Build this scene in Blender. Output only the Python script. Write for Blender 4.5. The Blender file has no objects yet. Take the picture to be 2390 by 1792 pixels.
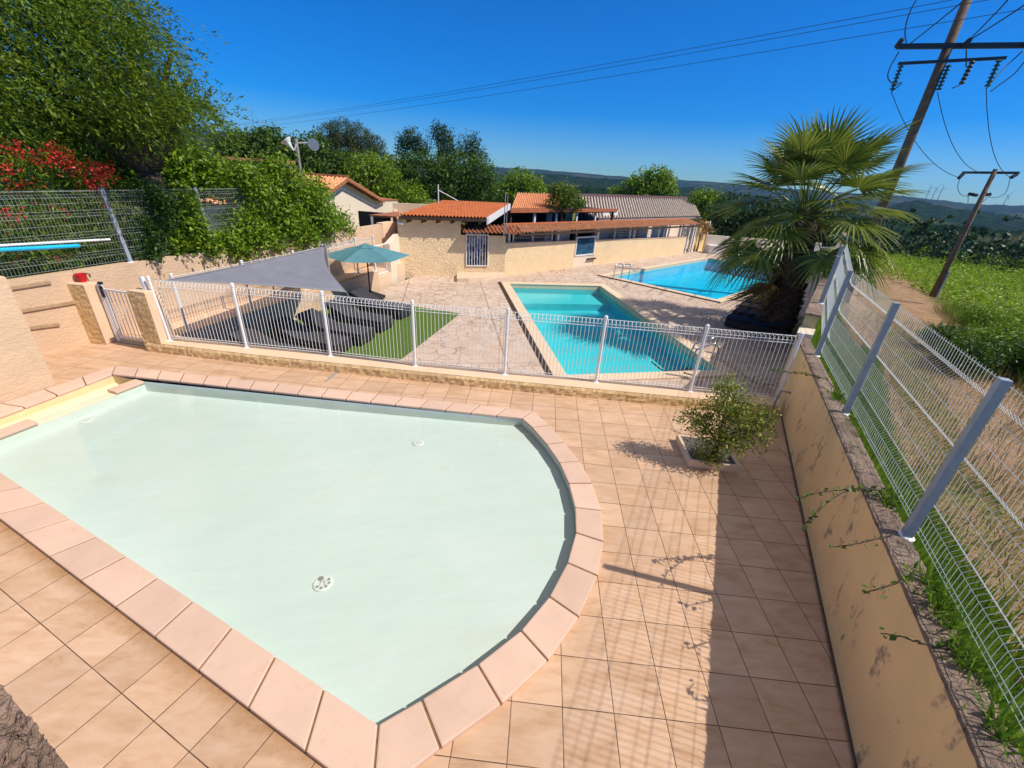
import bpy, bmesh, math, random
import numpy as np
from mathutils import Vector, Matrix
from mathutils.geometry import tessellate_polygon
random.seed(7); rng = np.random.default_rng(11)
R = math.radians
SC = bpy.context.scene
COL = SC.collection

# ------------------------------------------------------------------ camera
F_PX, PITCH, ROLL, HC = 990.5167, R(26.30274), R(3.61571), 3.7017
IW, IH = 2390.0, 1792.0
fw = Vector((0, math.cos(PITCH), -math.sin(PITCH))); r0 = Vector((1, 0, 0)); u0 = r0.cross(fw)
rt = r0 * math.cos(ROLL) + u0 * math.sin(ROLL); up = u0 * math.cos(ROLL) - r0 * math.sin(ROLL)
cam = bpy.data.cameras.new("camera"); cam_o = bpy.data.objects.new("camera", cam); COL.objects.link(cam_o)
cam.sensor_width = 36; cam.lens = 36 * F_PX / IW; cam.clip_start = 0.05; cam.clip_end = 9000
M = Matrix((rt, up, -fw)).transposed().to_4x4(); M.translation = (0, 0, HC); cam_o.matrix_world = M
SC.camera = cam_o

# ------------------------------------------------------------------ sky, sun, exposure
SUN_AZ, SUN_EL = R(103.5), R(49)          # azimuth from +Y towards +X
w = bpy.data.worlds.new("World"); SC.world = w; w.use_nodes = True
nt = w.node_tree; nt.nodes.clear()
sky = nt.nodes.new("ShaderNodeTexSky"); sky.sky_type = 'NISHITA'; sky.sun_disc = False
sky.sun_elevation = SUN_EL; sky.sun_rotation = SUN_AZ
sky.altitude = 150; sky.air_density = 1.0; sky.dust_density = 0.0; sky.ozone_density = 6.0
hs = nt.nodes.new("ShaderNodeHueSaturation"); hs.inputs['Saturation'].default_value = 1.7
bg = nt.nodes.new("ShaderNodeBackground"); bg.inputs['Strength'].default_value = 0.135
ow = nt.nodes.new("ShaderNodeOutputWorld")
nt.links.new(sky.outputs[0], hs.inputs['Color']); tc = nt.nodes.new("ShaderNodeTexCoord"); sx = nt.nodes.new("ShaderNodeSeparateXYZ"); nt.links.new(tc.outputs['Generated'], sx.inputs[0])
hr = nt.nodes.new("ShaderNodeValToRGB"); hr.color_ramp.elements[0].position = 0.0; hr.color_ramp.elements[0].color = (0.30, 0.54, 0.82, 1); hr.color_ramp.elements[1].position = 0.42; hr.color_ramp.elements[1].color = (0.42, 0.66, 0.84, 1); e3 = hr.color_ramp.elements.new(0.85); e3.color = (1.25, 1.10, 0.98, 1)
sr = nt.nodes.new("ShaderNodeValToRGB"); sr.color_ramp.elements[0].position = 0.40; sr.color_ramp.elements[0].color = (1, 1, 1, 1); sr.color_ramp.elements[1].position = 0.75; sr.color_ramp.elements[1].color = (0.1, 0.1, 0.1, 1)
sm = nt.nodes.new("ShaderNodeMath"); sm.operation = 'MULTIPLY'; sm.inputs[1].default_value = 1.75; nt.links.new(sx.outputs[2], sr.inputs[0]); nt.links.new(sr.outputs[0], sm.inputs[0]); nt.links.new(sm.outputs[0], hs.inputs['Saturation'])
nt.links.new(sx.outputs[2], hr.inputs[0]); tm_ = nt.nodes.new("ShaderNodeMix"); tm_.data_type = 'RGBA'; tm_.blend_type = 'MULTIPLY'; tm_.inputs[0].default_value = 1.0; tm_.clamp_result = False
nt.links.new(hs.outputs[0], tm_.inputs[6]); nt.links.new(hr.outputs[0], tm_.inputs[7]); nt.links.new(tm_.outputs[2], bg.inputs['Color']); nt.links.new(bg.outputs[0], ow.inputs[0])
sd = Vector((math.sin(SUN_AZ) * math.cos(SUN_EL), math.cos(SUN_AZ) * math.cos(SUN_EL), math.sin(SUN_EL)))
sun = bpy.data.lights.new("sun", 'SUN'); sun.energy = 4.2; sun.angle = R(0.53); sun.color = (1.0, 0.92, 0.81)
sun_o = bpy.data.objects.new("sun", sun); COL.objects.link(sun_o)
sun_o.rotation_euler = sd.to_track_quat('Z', 'Y').to_euler(); sun_o.location = (20, -5, 30)
SC.view_settings.view_transform = 'Standard'; SC.view_settings.look = 'None'
SC.view_settings.exposure = 0.25; SC.view_settings.gamma = 1.0
SC.cycles.max_bounces = 8; SC.cycles.transparent_max_bounces = 24; SC.cycles.transmission_bounces = 6
SC.cycles.caustics_reflective = False; SC.cycles.caustics_refractive = False

# ------------------------------------------------------------------ helpers: measured points of the place
def ray(x, y):
    return rt * ((x - IW / 2) / F_PX) + up * (-(y - IH / 2) / F_PX) + fw
def g(x, y, z=0.0):                       # point of height z seen at photo pixel (x, y)
    d = ray(x, y); t = (z - HC) / d.z
    return Vector((d.x * t, d.y * t, z))
def vert(x, y, b):                        # height, above the spot b, seen at a pixel
    d = ray(x, y); return HC + d.z * math.hypot(b[0], b[1]) / math.hypot(d.x, d.y)
def at(x, y, Y):
    d = ray(x, y); t = Y / d.y; return Vector((d.x * t, Y, HC + d.z * t))
def dist(x, y, D):
    d = ray(x, y); t = D / math.hypot(d.x, d.y); return Vector((d.x * t, d.y * t, HC + d.z * t))
def onpl(x, y, p, dv):                    # point on the vertical plane through p along dv
    n = Vector((dv[1], -dv[0], 0)); d = ray(x, y); o = Vector((0, 0, HC))
    return o + d * (n.dot(Vector((p[0], p[1], 0)) - o) / n.dot(d))
def lerp(a, b, t): return a + (b - a) * t
def zz(x0, y0, s): return lambda x, y: (x0 + x / s, y0 + y / s)
ZL = zz(0, 600, 3.6867); ZM = zz(370, 540, 3.6867); Z3 = zz(1100, 400, 3.0169); ZA = zz(1200, 900, 3.6867)
ZB = zz(1200, 1342, 3.6867); ZC = zz(600, 1342, 3.6867); ZP = zz(640, 660, 4.809); ZR = zz(1790, 900, 3.6867)
ZH = zz(900, 480, 5.53); ZK = zz(1160, 370, 5.53); ZQ = zz(1400, 370, 5.53); ZG = zz(800, 270, 5.53); ZTT = zz(420, 260, 5.53)
ZF = zz(1850, 560, 5.53); ZU = zz(1900, 0, 3.3184)

# ------------------------------------------------------------------ helpers: objects
def tag(o, label=None, cat=None, group=None, kind=None):
    if label: o['label'] = label
    if cat: o['category'] = cat
    if group: o['group'] = group
    if kind: o['kind'] = kind
    return o
def empty(name, loc, label=None, cat=None, group=None):
    o = bpy.data.objects.new(name, None); COL.objects.link(o); o.location = loc; o.empty_display_size = 0.2
    return tag(o, label, cat, group)
def wloc(o):
    v = Vector(o.location)
    while o.parent: o = o.parent; v += Vector(o.location)
    return v

class MB:
    def __init__(s): s.v = []; s.f = []
    def add(s, vs, fs):
        b = len(s.v); s.v.extend([tuple(v) for v in vs]); s.f.extend([tuple(b + i for i in f) for f in fs]); return s
    def quad(s, a, b, c, d): return s.add([a, b, c, d], [(0, 1, 2, 3)])
    def hexa(s, p):   # 8 points: bottom ring, top ring
        return s.add(p, [(3, 2, 1, 0), (4, 5, 6, 7), (0, 1, 5, 4), (1, 2, 6, 5), (2, 3, 7, 6), (3, 0, 4, 7)])
    def box(s, c, ax, ay, h, z0):   # centre xy, half axis vectors xy, height
        c = Vector((c[0], c[1], 0)); ax = Vector((ax[0], ax[1], 0)); ay = Vector((ay[0], ay[1], 0))
        q = [c - ax - ay, c + ax - ay, c + ax + ay, c - ax + ay]
        return s.hexa([p + Vector((0, 0, z0)) for p in q] + [p + Vector((0, 0, z0 + h)) for p in q])
    def bar(s, a, b, wd, ht, upv=(0, 0, 1)):      # rectangular bar from a to b
        a = Vector(a); b = Vector(b); t = (b - a).normalized(); u = Vector(upv); sd_ = t.cross(u)
        if sd_.length < 1e-4: sd_ = t.cross(Vector((1, 0, 0)))
        sd_.normalize(); u = sd_.cross(t)
        sd_ = sd_ * wd / 2; u = u * ht / 2
        return s.hexa([a - sd_ - u, a + sd_ - u, b + sd_ - u, b - sd_ - u, a - sd_ + u, a + sd_ + u, b + sd_ + u, b - sd_ + u])
    def prism(s, poly, z0, z1):
        n = len(poly); z0s = z0 if hasattr(z0, '__len__') else [z0] * n; z1s = z1 if hasattr(z1, '__len__') else [z1] * n
        vs = [(p[0], p[1], z0s[i]) for i, p in enumerate(poly)] + [(p[0], p[1], z1s[i]) for i, p in enumerate(poly)]
        fs = [tuple(range(n))[::-1], tuple(range(n, 2 * n))] + [(i, (i + 1) % n, n + (i + 1) % n, n + i) for i in range(n)]
        return s.add(vs, fs)
    def tube(s, pts, r, n=6, cap=True, ref=(0.123, 0.31, 0.94)):
        pts = [Vector(p) for p in pts]; rs = r if hasattr(r, '__len__') else [r] * len(pts)
        ref = Vector(ref); vs = []; fs = []
        for i, p in enumerate(pts):
            t = (pts[min(i + 1, len(pts) - 1)] - pts[max(i - 1, 0)])
            if t.length < 1e-9: t = Vector((0, 0, 1))
            t.normalize(); a = t.cross(ref)
            if a.length < 0.05: a = t.cross(Vector((1, 0, 0)))
            a.normalize(); b = t.cross(a)
            for k in range(n):
                an = 2 * math.pi * k / n; vs.append(p + (a * math.cos(an) + b * math.sin(an)) * rs[i])
        for i in range(len(pts) - 1):
            for k in range(n): fs.append((i * n + k, i * n + (k + 1) % n, (i + 1) * n + (k + 1) % n, (i + 1) * n + k))
        if cap: fs.append(tuple(range(n))[::-1]); fs.append(tuple((len(pts) - 1) * n + k for k in range(n)))
        return s.add(vs, fs)
    def lathe(s, c, prof, n=24, cap=False):    # prof: [(r, z)]
        c = Vector(c); vs = []; fs = []
        for (r, z) in prof:
            for k in range(n):
                a = 2 * math.pi * k / n; vs.append(c + Vector((r * math.cos(a), r * math.sin(a), z)))
        for i in range(len(prof) - 1):
            for k in range(n): fs.append((i * n + k, i * n + (k + 1) % n, (i + 1) * n + (k + 1) % n, (i + 1) * n + k))
        if cap: fs.append(tuple(range(n))[::-1]); fs.append(tuple((len(prof) - 1) * n + k for k in range(n)))
        return s.add(vs, fs)
    def sheet(s, loops, z):                    # polygon with holes
        L = [[Vector((p[0], p[1], 0)) for p in l] for l in loops]; tri = tessellate_polygon(L)
        flat = [p for l in L for p in l]; out = []
        for a, b, c in tri:
            nz = (flat[b] - flat[a]).cross(flat[c] - flat[a]).z
            out.append((a, b, c) if nz > 0 else (a, c, b))
        return s.add([(p.x, p.y, z) for p in flat], out)
    def build(s, name, mat, parent=None, smooth=False, bevel=0, origin=None, recalc=True, segs=2):
        if parent is not None: o0 = wloc(parent)
        elif origin is not None: o0 = Vector(origin)
        else:
            a = np.array(s.v); o0 = Vector((float(a[:, 0].mean()), float(a[:, 1].mean()), float(a[:, 2].min())))
        me = bpy.data.meshes.new(name)
        me.from_pydata([(v[0] - o0.x, v[1] - o0.y, v[2] - o0.z) for v in s.v], [], s.f)
        if recalc or bevel:
            bm = bmesh.new(); bm.from_mesh(me)
            if recalc: bmesh.ops.recalc_face_normals(bm, faces=bm.faces)
            if bevel:
                ed = [e for e in bm.edges if len(e.link_faces) == 2 and e.calc_face_angle(0) > 0.6]
                bmesh.ops.bevel(bm, geom=ed, offset=bevel, segments=segs, affect='EDGES', profile=0.6)
            bm.to_mesh(me); bm.free()
        me.materials.append(mat)
        if smooth:
            for p in me.polygons: p.use_smooth = True
        o = bpy.data.objects.new(name, me); COL.objects.link(o)
        if parent is not None: o.parent = parent
        else: o.location = o0
        return o
def copy_tree(o, parent=None):
    c = o.copy(); COL.objects.link(c)
    if parent is not None: c.parent = parent
    for ch in list(o.children): copy_tree(ch, c)
    return c

# ------------------------------------------------------------------ helpers: materials
class NT:
    def __init__(s, name):
        s.m = bpy.data.materials.new(name); s.m.use_nodes = True; s.t = s.m.node_tree; s.t.nodes.clear()
        s.out = s.n("ShaderNodeOutputMaterial"); s.pos = s.n("ShaderNodeNewGeometry").outputs['Position']
    def n(s, t): return s.t.nodes.new(t)
    def put(s, sock, v):
        if isinstance(v, bpy.types.NodeSocket): s.t.links.new(v, sock)
        elif v is not None:
            if hasattr(v, '__len__') and len(v) == 3 and sock.type == 'RGBA': v = (*v, 1)
            sock.default_value = v
    def math(s, op, a, b=None, c=None, clamp=False):
        n = s.n("ShaderNodeMath"); n.operation = op; n.use_clamp = clamp
        s.put(n.inputs[0], a); s.put(n.inputs[1], b); s.put(n.inputs[2], c); return n.outputs[0]
    def noise(s, scale, detail=4, rough=0.55, vec=None, dist=0, out=0):
        n = s.n("ShaderNodeTexNoise"); n.inputs['Scale'].default_value = scale; n.inputs['Detail'].default_value = detail
        n.inputs['Roughness'].default_value = rough; n.inputs['Distortion'].default_value = dist
        s.t.links.new(vec if vec is not None else s.pos, n.inputs['Vector']); return n.outputs[out]
    def voro(s, scale, feat='F1', vec=None, out='Distance'):
        n = s.n("ShaderNodeTexVoronoi"); n.feature = feat; n.inputs['Scale'].default_value = scale
        s.t.links.new(vec if vec is not None else s.pos, n.inputs['Vector']); return n.outputs[out]
    def scalev(s, v, sc, rotz=0):
        n = s.n("ShaderNodeMapping"); s.put(n.inputs['Vector'], v); n.inputs['Scale'].default_value = sc
        n.inputs['Rotation'].default_value = (0, 0, rotz); return n.outputs[0]
    def addv(s, a, b, k):
        m = s.n("ShaderNodeVectorMath"); m.operation = 'MULTIPLY_ADD'; s.put(m.inputs[0], b); m.inputs[1].default_value = (k, k, k); s.put(m.inputs[2], a); return m.outputs[0]
    def ramp(s, f, stops):
        n = s.n("ShaderNodeValToRGB"); cr = n.color_ramp
        while len(cr.elements) < len(stops): cr.elements.new(0.5)
        for e, (p, c) in zip(cr.elements, stops):
            e.position = p; e.color = (*c, 1) if hasattr(c, '__len__') else (c, c, c, 1)
        s.t.links.new(f, n.inputs[0]); return n.outputs[0]
    def mix(s, f, a, b, blend='MIX'):
        n = s.n("ShaderNodeMix"); n.data_type = 'RGBA'; n.blend_type = blend
        s.put(n.inputs[0], f); s.put(n.inputs[6], a); s.put(n.inputs[7], b); return n.outputs[2]
    def sep(s, v):
        n = s.n("ShaderNodeSeparateXYZ"); s.t.links.new(v, n.inputs[0]); return n.outputs
    def comb(s, x, y, z=0.0):
        n = s.n("ShaderNodeCombineXYZ"); s.put(n.inputs[0], x); s.put(n.inputs[1], y); s.put(n.inputs[2], z); return n.outputs[0]
    def bump(s, h, strength=0.5, distn=0.01, normal=None):
        n = s.n("ShaderNodeBump"); n.inputs['Strength'].default_value = strength; n.inputs['Distance'].default_value = distn
        s.put(n.inputs['Height'], h)
        if normal is not None: s.t.links.new(normal, n.inputs['Normal'])
        return n.outputs[0]
    def bsdf(s, col, rough=0.7, normal=None, metal=0, spec=0.4):
        b = s.n("ShaderNodeBsdfPrincipled"); s.put(b.inputs['Base Color'], col); s.put(b.inputs['Roughness'], rough)
        b.inputs['Metallic'].default_value = metal; b.inputs['Specular IOR Level'].default_value = spec
        if normal is not None: s.t.links.new(normal, b.inputs['Normal'])
        s.t.links.new(b.outputs[0], s.out.inputs[0]); return b
def simple(name, c, rough=0.6, var=0.12, sc=6, bump=0.0, bsc=60, metal=0, bd=0.004, spec=0.4):
    k = NT(name); c = np.array(c)
    col = k.ramp(k.noise(sc, 5), [(0.3, tuple(c * (1 - var))), (0.7, tuple(np.minimum(c * (1 + var), 1)))])
    nrm = k.bump(k.noise(bsc, 4), bump, bd) if bump else None
    k.bsdf(col, rough, nrm, metal, spec); return k.m

MT = {}
# deck tiles: three fields of square tiles laid at their own angles
def deck_material():
    k = NT("deck_tile"); T = 0.4
    def grid(yaw, ox, oy, flip=-1, tx=T, ty=T):
        x, y, _ = k.sep(k.pos); c, s_ = math.cos(yaw), math.sin(yaw)
        dx = k.math('SUBTRACT', x, ox); dy = k.math('SUBTRACT', y, oy)
        a = k.math('DIVIDE', k.math('ADD', k.math('MULTIPLY', dx, c), k.math('MULTIPLY', dy, s_)), tx)
        b = k.math('DIVIDE', k.math('SUBTRACT', k.math('MULTIPLY', dx, s_), k.math('MULTIPLY', dy, c)), ty)
        da = k.math('ABSOLUTE', k.math('SUBTRACT', k.math('FRACT', k.math('ADD', a, 0.5)), 0.5))
        db = k.math('ABSOLUTE', k.math('SUBTRACT', k.math('FRACT', k.math('ADD', b, 0.5)), 0.5))
        d = k.math('MINIMUM', k.math('MULTIPLY', da, tx), k.math('MULTIPLY', db, ty))
        wn = k.n("ShaderNodeTexWhiteNoise"); wn.noise_dimensions = '2D'
        k.put(wn.inputs['Vector'], k.comb(k.math('FLOOR', a), k.math('FLOOR', b)))
        return d, wn.outputs['Value'], k.comb(a, b)
    g1 = grid(R(-2.9385), 0.63649 * T, 9.7077 * T)
    y2 = R(-23.5315); A2, B2 = -12.2885 * T, 1.24666 * T
    c2, s2 = math.cos(y2), math.sin(y2)
    g2 = grid(y2, A2 * c2 - B2 * s2, A2 * s2 + B2 * c2, tx=1.01788 * T, ty=1.01788 * T * 2.0)
    g3 = grid(R(-7), -6.29, 7.23, tx=0.62, ty=0.42)
    x, y, _ = k.sep(k.pos)
    # near field: camera side of the pool, left of its corner
    pc = g(883.5, 1702.7)
    n1 = k.math('GREATER_THAN', k.math('SUBTRACT', k.math('MULTIPLY', k.math('SUBTRACT', x, float(pc.x)), s2), k.math('MULTIPLY', k.math('SUBTRACT', y, float(pc.y)), c2)), 0.15)
    n2 = k.math('LESS_THAN', k.math('ADD', k.math('MULTIPLY', k.math('SUBTRACT', x, float(pc.x)), c2), k.math('MULTIPLY', k.math('SUBTRACT', y, float(pc.y)), s2)), 0.05)
    mnear = k.math('MULTIPLY', n1, n2)
    mfar = k.math('LESS_THAN', x, -3.5)
    def pick(i):
        a = k.n("ShaderNodeMix"); a.data_type = 'FLOAT'; k.put(a.inputs[0], mfar); k.put(a.inputs[2], g1[i]); k.put(a.inputs[3], g3[i])
        b = k.n("ShaderNodeMix"); b.data_type = 'FLOAT'; k.put(b.inputs[0], mnear); k.put(b.inputs[2], a.outputs[0]); k.put(b.inputs[3], g2[i])
        return b.outputs[0]
    d = pick(0); rnd = pick(1)
    nv = k.addv(k.scalev(k.pos, (2.2, 7.0, 1), R(25)), k.comb(rnd, rnd, rnd), 13.0)
    streak = k.noise(1.1, 6, 0.66, nv, 0.45)
    blotch = k.noise(0.9, 4, 0.6)
    base = k.ramp(streak, [(0.22, (0.39, 0.215, 0.12)), (0.42, (0.555, 0.35, 0.215)), (0.58, (0.625, 0.42, 0.285)), (0.78, (0.67, 0.485, 0.36))])
    base = k.mix(k.ramp(blotch, [(0.35, 0.0), (0.75, 0.45)]), base, (0.50, 0.32, 0.20))
    tone = k.math('MULTIPLY_ADD', rnd, 0.16, 0.92)
    base = k.mix(1.0, base, k.comb(tone, tone, tone), 'MULTIPLY')
    spots = k.ramp(k.voro(14), [(0.02, 1.0), (0.035, 0.0)])
    spots = k.math('MULTIPLY', spots, k.math('GREATER_THAN', k.noise(3.3, 2), 0.62))
    base = k.mix(k.math('MULTIPLY', spots, 0.75), base, (0.12, 0.05, 0.02))
    jw = k.math('MULTIPLY_ADD', k.noise(5, 3), 0.0035, 0.0016)
    ed_ = k.math('SUBTRACT', k.math('MULTIPLY', k.math('SUBTRACT', x, float(pc.x)), s2), k.math('MULTIPLY', k.math('SUBTRACT', y, float(pc.y)), c2))
    ed_ = k.math('ADD', ed_, k.math('MULTIPLY', k.math('SUBTRACT', k.noise(16, 5, 0.7), 0.5), 0.16))
    dirt = k.math('MULTIPLY', k.ramp(ed_, [(0.30, 1.0), (0.46, 0.0)]), mnear)
    base = k.mix(k.math('MULTIPLY', dirt, 0.7), base, (0.27, 0.13, 0.035))
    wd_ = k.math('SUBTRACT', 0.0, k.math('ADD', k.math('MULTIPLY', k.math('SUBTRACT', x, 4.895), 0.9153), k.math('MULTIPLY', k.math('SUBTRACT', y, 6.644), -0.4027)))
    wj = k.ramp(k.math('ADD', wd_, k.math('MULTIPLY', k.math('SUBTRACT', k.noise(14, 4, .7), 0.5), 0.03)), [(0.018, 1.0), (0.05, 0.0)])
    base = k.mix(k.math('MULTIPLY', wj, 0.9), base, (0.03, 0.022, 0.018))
    line = k.math('LESS_THAN', d, jw)
    col = k.mix(line, base, (0.10, 0.052, 0.03))
    rough = k.math('MULTIPLY_ADD', k.noise(4, 3), 0.3, 0.38)
    h = k.math('ADD', k.math('MULTIPLY', k.ramp(d, [(0.0, 0.0), (0.012, 1.0)]), 0.6), k.math('MULTIPLY', streak, 0.25))
    k.bsdf(col, rough, k.bump(h, 0.35, 0.004), spec=0.35)
    return k.m
MT['deck'] = deck_material()
def crazy_material():
    k = NT("crazy_paving")
    wv = k.addv(k.pos, k.noise(1.6, 3, out=1), 0.55)
    big = k.voro(2.7, 'DISTANCE_TO_EDGE', wv); cell = k.voro(2.7, 'F1', wv, 'Color')
    line = k.ramp(big, [(0.012, 1.0), (0.05, 0.0)])
    x, y, z = k.sep(k.pos)
    patch = k.ramp(k.noise(0.35, 3), [(0.42, 0.0), (0.56, 1.0)])
    cg = k.n("ShaderNodeRGBToBW"); k.t.links.new(cell, cg.inputs[0]); stone = k.ramp(cg.outputs[0], [(0.1, (0.52, 0.375, 0.28)), (0.9, (0.64, 0.50, 0.40))])
    stone = k.mix(k.ramp(k.noise(3, 5), [(0.35, 0.0), (0.7, 0.6)]), stone, (0.62, 0.53, 0.45))
    concrete = k.ramp(k.noise(2.5, 6), [(0.3, (0.42, 0.28, 0.20)), (0.7, (0.60, 0.45, 0.35))])
    base = k.mix(k.math('MULTIPLY', patch, 0.35), stone, concrete)
    # slab joints every few metres
    a = k.math('ADD', k.math('MULTIPLY', x, 0.985), k.math('MULTIPLY', y, 0.17))
    b = k.math('SUBTRACT', k.math('MULTIPLY', y, 0.985), k.math('MULTIPLY', x, 0.17))
    ja = k.math('ABSOLUTE', k.math('SUBTRACT', k.math('FRACT', k.math('DIVIDE', a, 3.1)), 0.5)); jb = k.math('ABSOLUTE', k.math('SUBTRACT', k.math('FRACT', k.math('DIVIDE', b, 4.0)), 0.5))
    jl = k.math('MAXIMUM', k.math('LESS_THAN', ja, 0.006), k.math('LESS_THAN', jb, 0.004))
    lc = k.math('MULTIPLY', line, k.math('MULTIPLY_ADD', k.noise(0.5, 2), 1.7, -0.35, clamp=True))
    col = k.mix(lc, base, (0.17, 0.085, 0.05)); col = k.mix(k.math('MULTIPLY', jl, 0.7), col, (0.2, 0.12, 0.08))
    h = k.math('SUBTRACT', k.math('MULTIPLY', k.noise(22, 4), 0.4), line)
    k.bsdf(col, 0.75, k.bump(h, 0.5, 0.01)); return k.m
MT['terrace'] = crazy_material()
def stucco(name, c, bsc=9, dist_=0.02, strength=0.8, var=0.12, stretch=(1, 1, 1), stain=None, det=5, warp=0.6):
    k = NT(name); c = np.array(c)
    v = k.scalev(k.pos, stretch)
    n1 = k.noise(bsc, det, 0.6, v, warp)
    col = k.ramp(k.noise(1.7, 5, 0.6), [(0.3, tuple(c * (1 - var))), (0.7, tuple(np.minimum(c * (1 + var), 1)))])
    fine = k.noise(70, 3)
    if stain:
        m = k.ramp(k.noise(2.4, 5, 0.65, k.scalev(k.pos, (1.6, 1.6, 0.8))), [(0.57, 0.0), (0.64, 1.0)])
        m = k.math('MULTIPLY', m, k.ramp(k.noise(14, 4), [(0.38, 0.0), (0.55, 1.0)]))
        col = k.mix(k.math('MULTIPLY', m, 0.75), col, stain)
    h = k.math('ADD', k.ramp(n1, [(0.35, 0.0), (0.65, 1.0)]), k.math('MULTIPLY', fine, 0.25))
    k.bsdf(col, 0.85, k.bump(h, strength, dist_), spec=0.2); return k.m
MT['wall_yellow'] = stucco("yellow_render", (0.90, 0.62, 0.29), 25, 0.006, 0.35, 0.07, stain=(0.2, 0.17, 0.14))
MT['rough_ochre'] = stucco("rough_ochre_render", (0.80, 0.58, 0.29), 26, 0.012, 0.7, 0.16, (1, 1, 1.6), warp=1.2)
MT['front_rough'] = stucco("textured_render", (0.90, 0.69, 0.43), 6.5, 0.035, 0.8, 0.07, (1.0, 1.0, 1.5), warp=1.6)
MT['bar_rough'] = stucco("counter_render", (0.84, 0.64, 0.39), 15, 0.02, 0.7, 0.06, (1, 1, 1.0), warp=1.0)
MT['beige'] = stucco("beige_render", (0.64, 0.455, 0.30), 7, 0.012, 0.5, 0.07, (1, 1, 1.8), warp=1.2)
MT['beige_smooth'] = stucco("smooth_render", (0.74, 0.53, 0.36), 30, 0.004, 0.3, 0.06)
MT['cream'] = stucco("cream_render", (0.76, 0.64, 0.50), 30, 0.004, 0.3, 0.04)
MT['rawconcrete'] = stucco("raw_concrete", (0.25, 0.17, 0.125), 14, 0.03, 1.0, 0.30)
MT['topwall'] = stucco("weathered_wall_top", (0.30, 0.22, 0.17), 26, 0.015, 1.0, 0.38, stain=(0.05, 0.045, 0.03))
MT['greenwall'] = stucco("green_beige_render", (0.42, 0.36, 0.2), 25, 0.006, 0.3, 0.10)
def coping_mat(name, c):
    k = NT(name); c = np.array(c)
    col = k.ramp(k.noise(2.5, 5), [(0.3, tuple(c * 0.93)), (0.72, tuple(np.minimum(c * 1.05, 1)))])
    isl = k.n("ShaderNodeNewGeometry").outputs['Random Per Island']; tone = k.math('MULTIPLY_ADD', isl, 0.14, 0.92); col = k.mix(1.0, col, k.comb(tone, tone, tone), 'MULTIPLY')
    col = k.mix(k.ramp(k.noise(7, 6, 0.7), [(0.56, 0.0), (0.75, 0.35)]), col, tuple(c * np.array([.72, .64, .55])))
    sp = k.math('MULTIPLY', k.ramp(k.voro(9), [(0.015, 1.0), (0.03, 0.0)]), k.math('GREATER_THAN', k.noise(2.1, 2), 0.6))
    col = k.mix(k.math('MULTIPLY', sp, 0.6), col, (0.2, 0.09, 0.04))
    k.bsdf(col, 0.8, k.bump(k.noise(70, 5, 0.7), 0.5, 0.004), spec=0.2); return k.m
MT['coping'] = coping_mat("pink_coping_stone", (0.665, 0.465, 0.355))
MT['coping_cream'] = coping_mat("cream_coping_stone", (0.72, 0.56, 0.40))
MT['grout'] = simple("grout", (0.23, 0.115, 0.05), 0.9, 0.3, 12)
MT['liner_pale'] = None
def liner(name, c, c2, seam=True):
    k = NT(name)
    col = k.ramp(k.noise(0.55, 4, 0.5), [(0.3, c), (0.7, c2)])
    col = k.mix(k.ramp(k.noise(1.3, 4, 0.5), [(0.62, 0.0), (0.78, 0.35)]), col, tuple(np.array(c) * np.array([1.0, .93, .80])))
    nrm = None
    if seam:
        x, y, z = k.sep(k.pos); a = k.math('ADD', k.math('MULTIPLY', x, 0.44), k.math('MULTIPLY', y, -0.9))
        dline = k.math('ABSOLUTE', k.math('SUBTRACT', k.math('FRACT', k.math('DIVIDE', a, 1.62)), 0.5))
        l = k.math('LESS_THAN', dline, 0.004)
        col = k.mix(k.math('MULTIPLY', l, 0.10), col, (0.95, 0.97, 0.97))
        dx = k.math('SUBTRACT', x, -0.35); dy = k.math('SUBTRACT', y, 4.15); rr = k.math('SQRT', k.math('ADD', k.math('MULTIPLY', dx, dx), k.math('MULTIPLY', dy, dy)))
        beach = k.math('GREATER_THAN', k.math('ADD', rr, k.math('MULTIPLY', k.noise(1.5, 3), 0.2)), 1.72); mr = k.n("ShaderNodeMapRange"); mr.inputs[1].default_value = -0.9; mr.inputs[2].default_value = 0.5; k.put(mr.inputs[0], x); beach = k.math('MULTIPLY', beach, mr.outputs[0])
        col = k.mix(k.math('MULTIPLY', beach, 0.35), col, (0.70, 0.64, 0.54))
        col = k.mix(k.ramp(k.noise(0.8, 5, 0.6), [(0.60, 0.0), (0.72, 0.4)]), col, (0.66, 0.62, 0.50))
        nrm = k.bump(k.noise(1.2, 3, 0.5, k.scalev(k.pos, (1, 3, 1), R(-30))), 0.45, 0.05)
    k.bsdf(col, 0.6, nrm, spec=0.1); return k.m
MT['liner_pale'] = liner("pale_liner", (0.635, 0.715, 0.695), (0.71, 0.75, 0.745))
MT['liner_blue'] = liner("turquoise_liner", (0.10, 0.60, 0.66), (0.13, 0.64, 0.70), False)
MT['liner_deep'] = liner("blue_liner", (0.02, 0.55, 0.78), (0.03, 0.60, 0.82), False)
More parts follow.
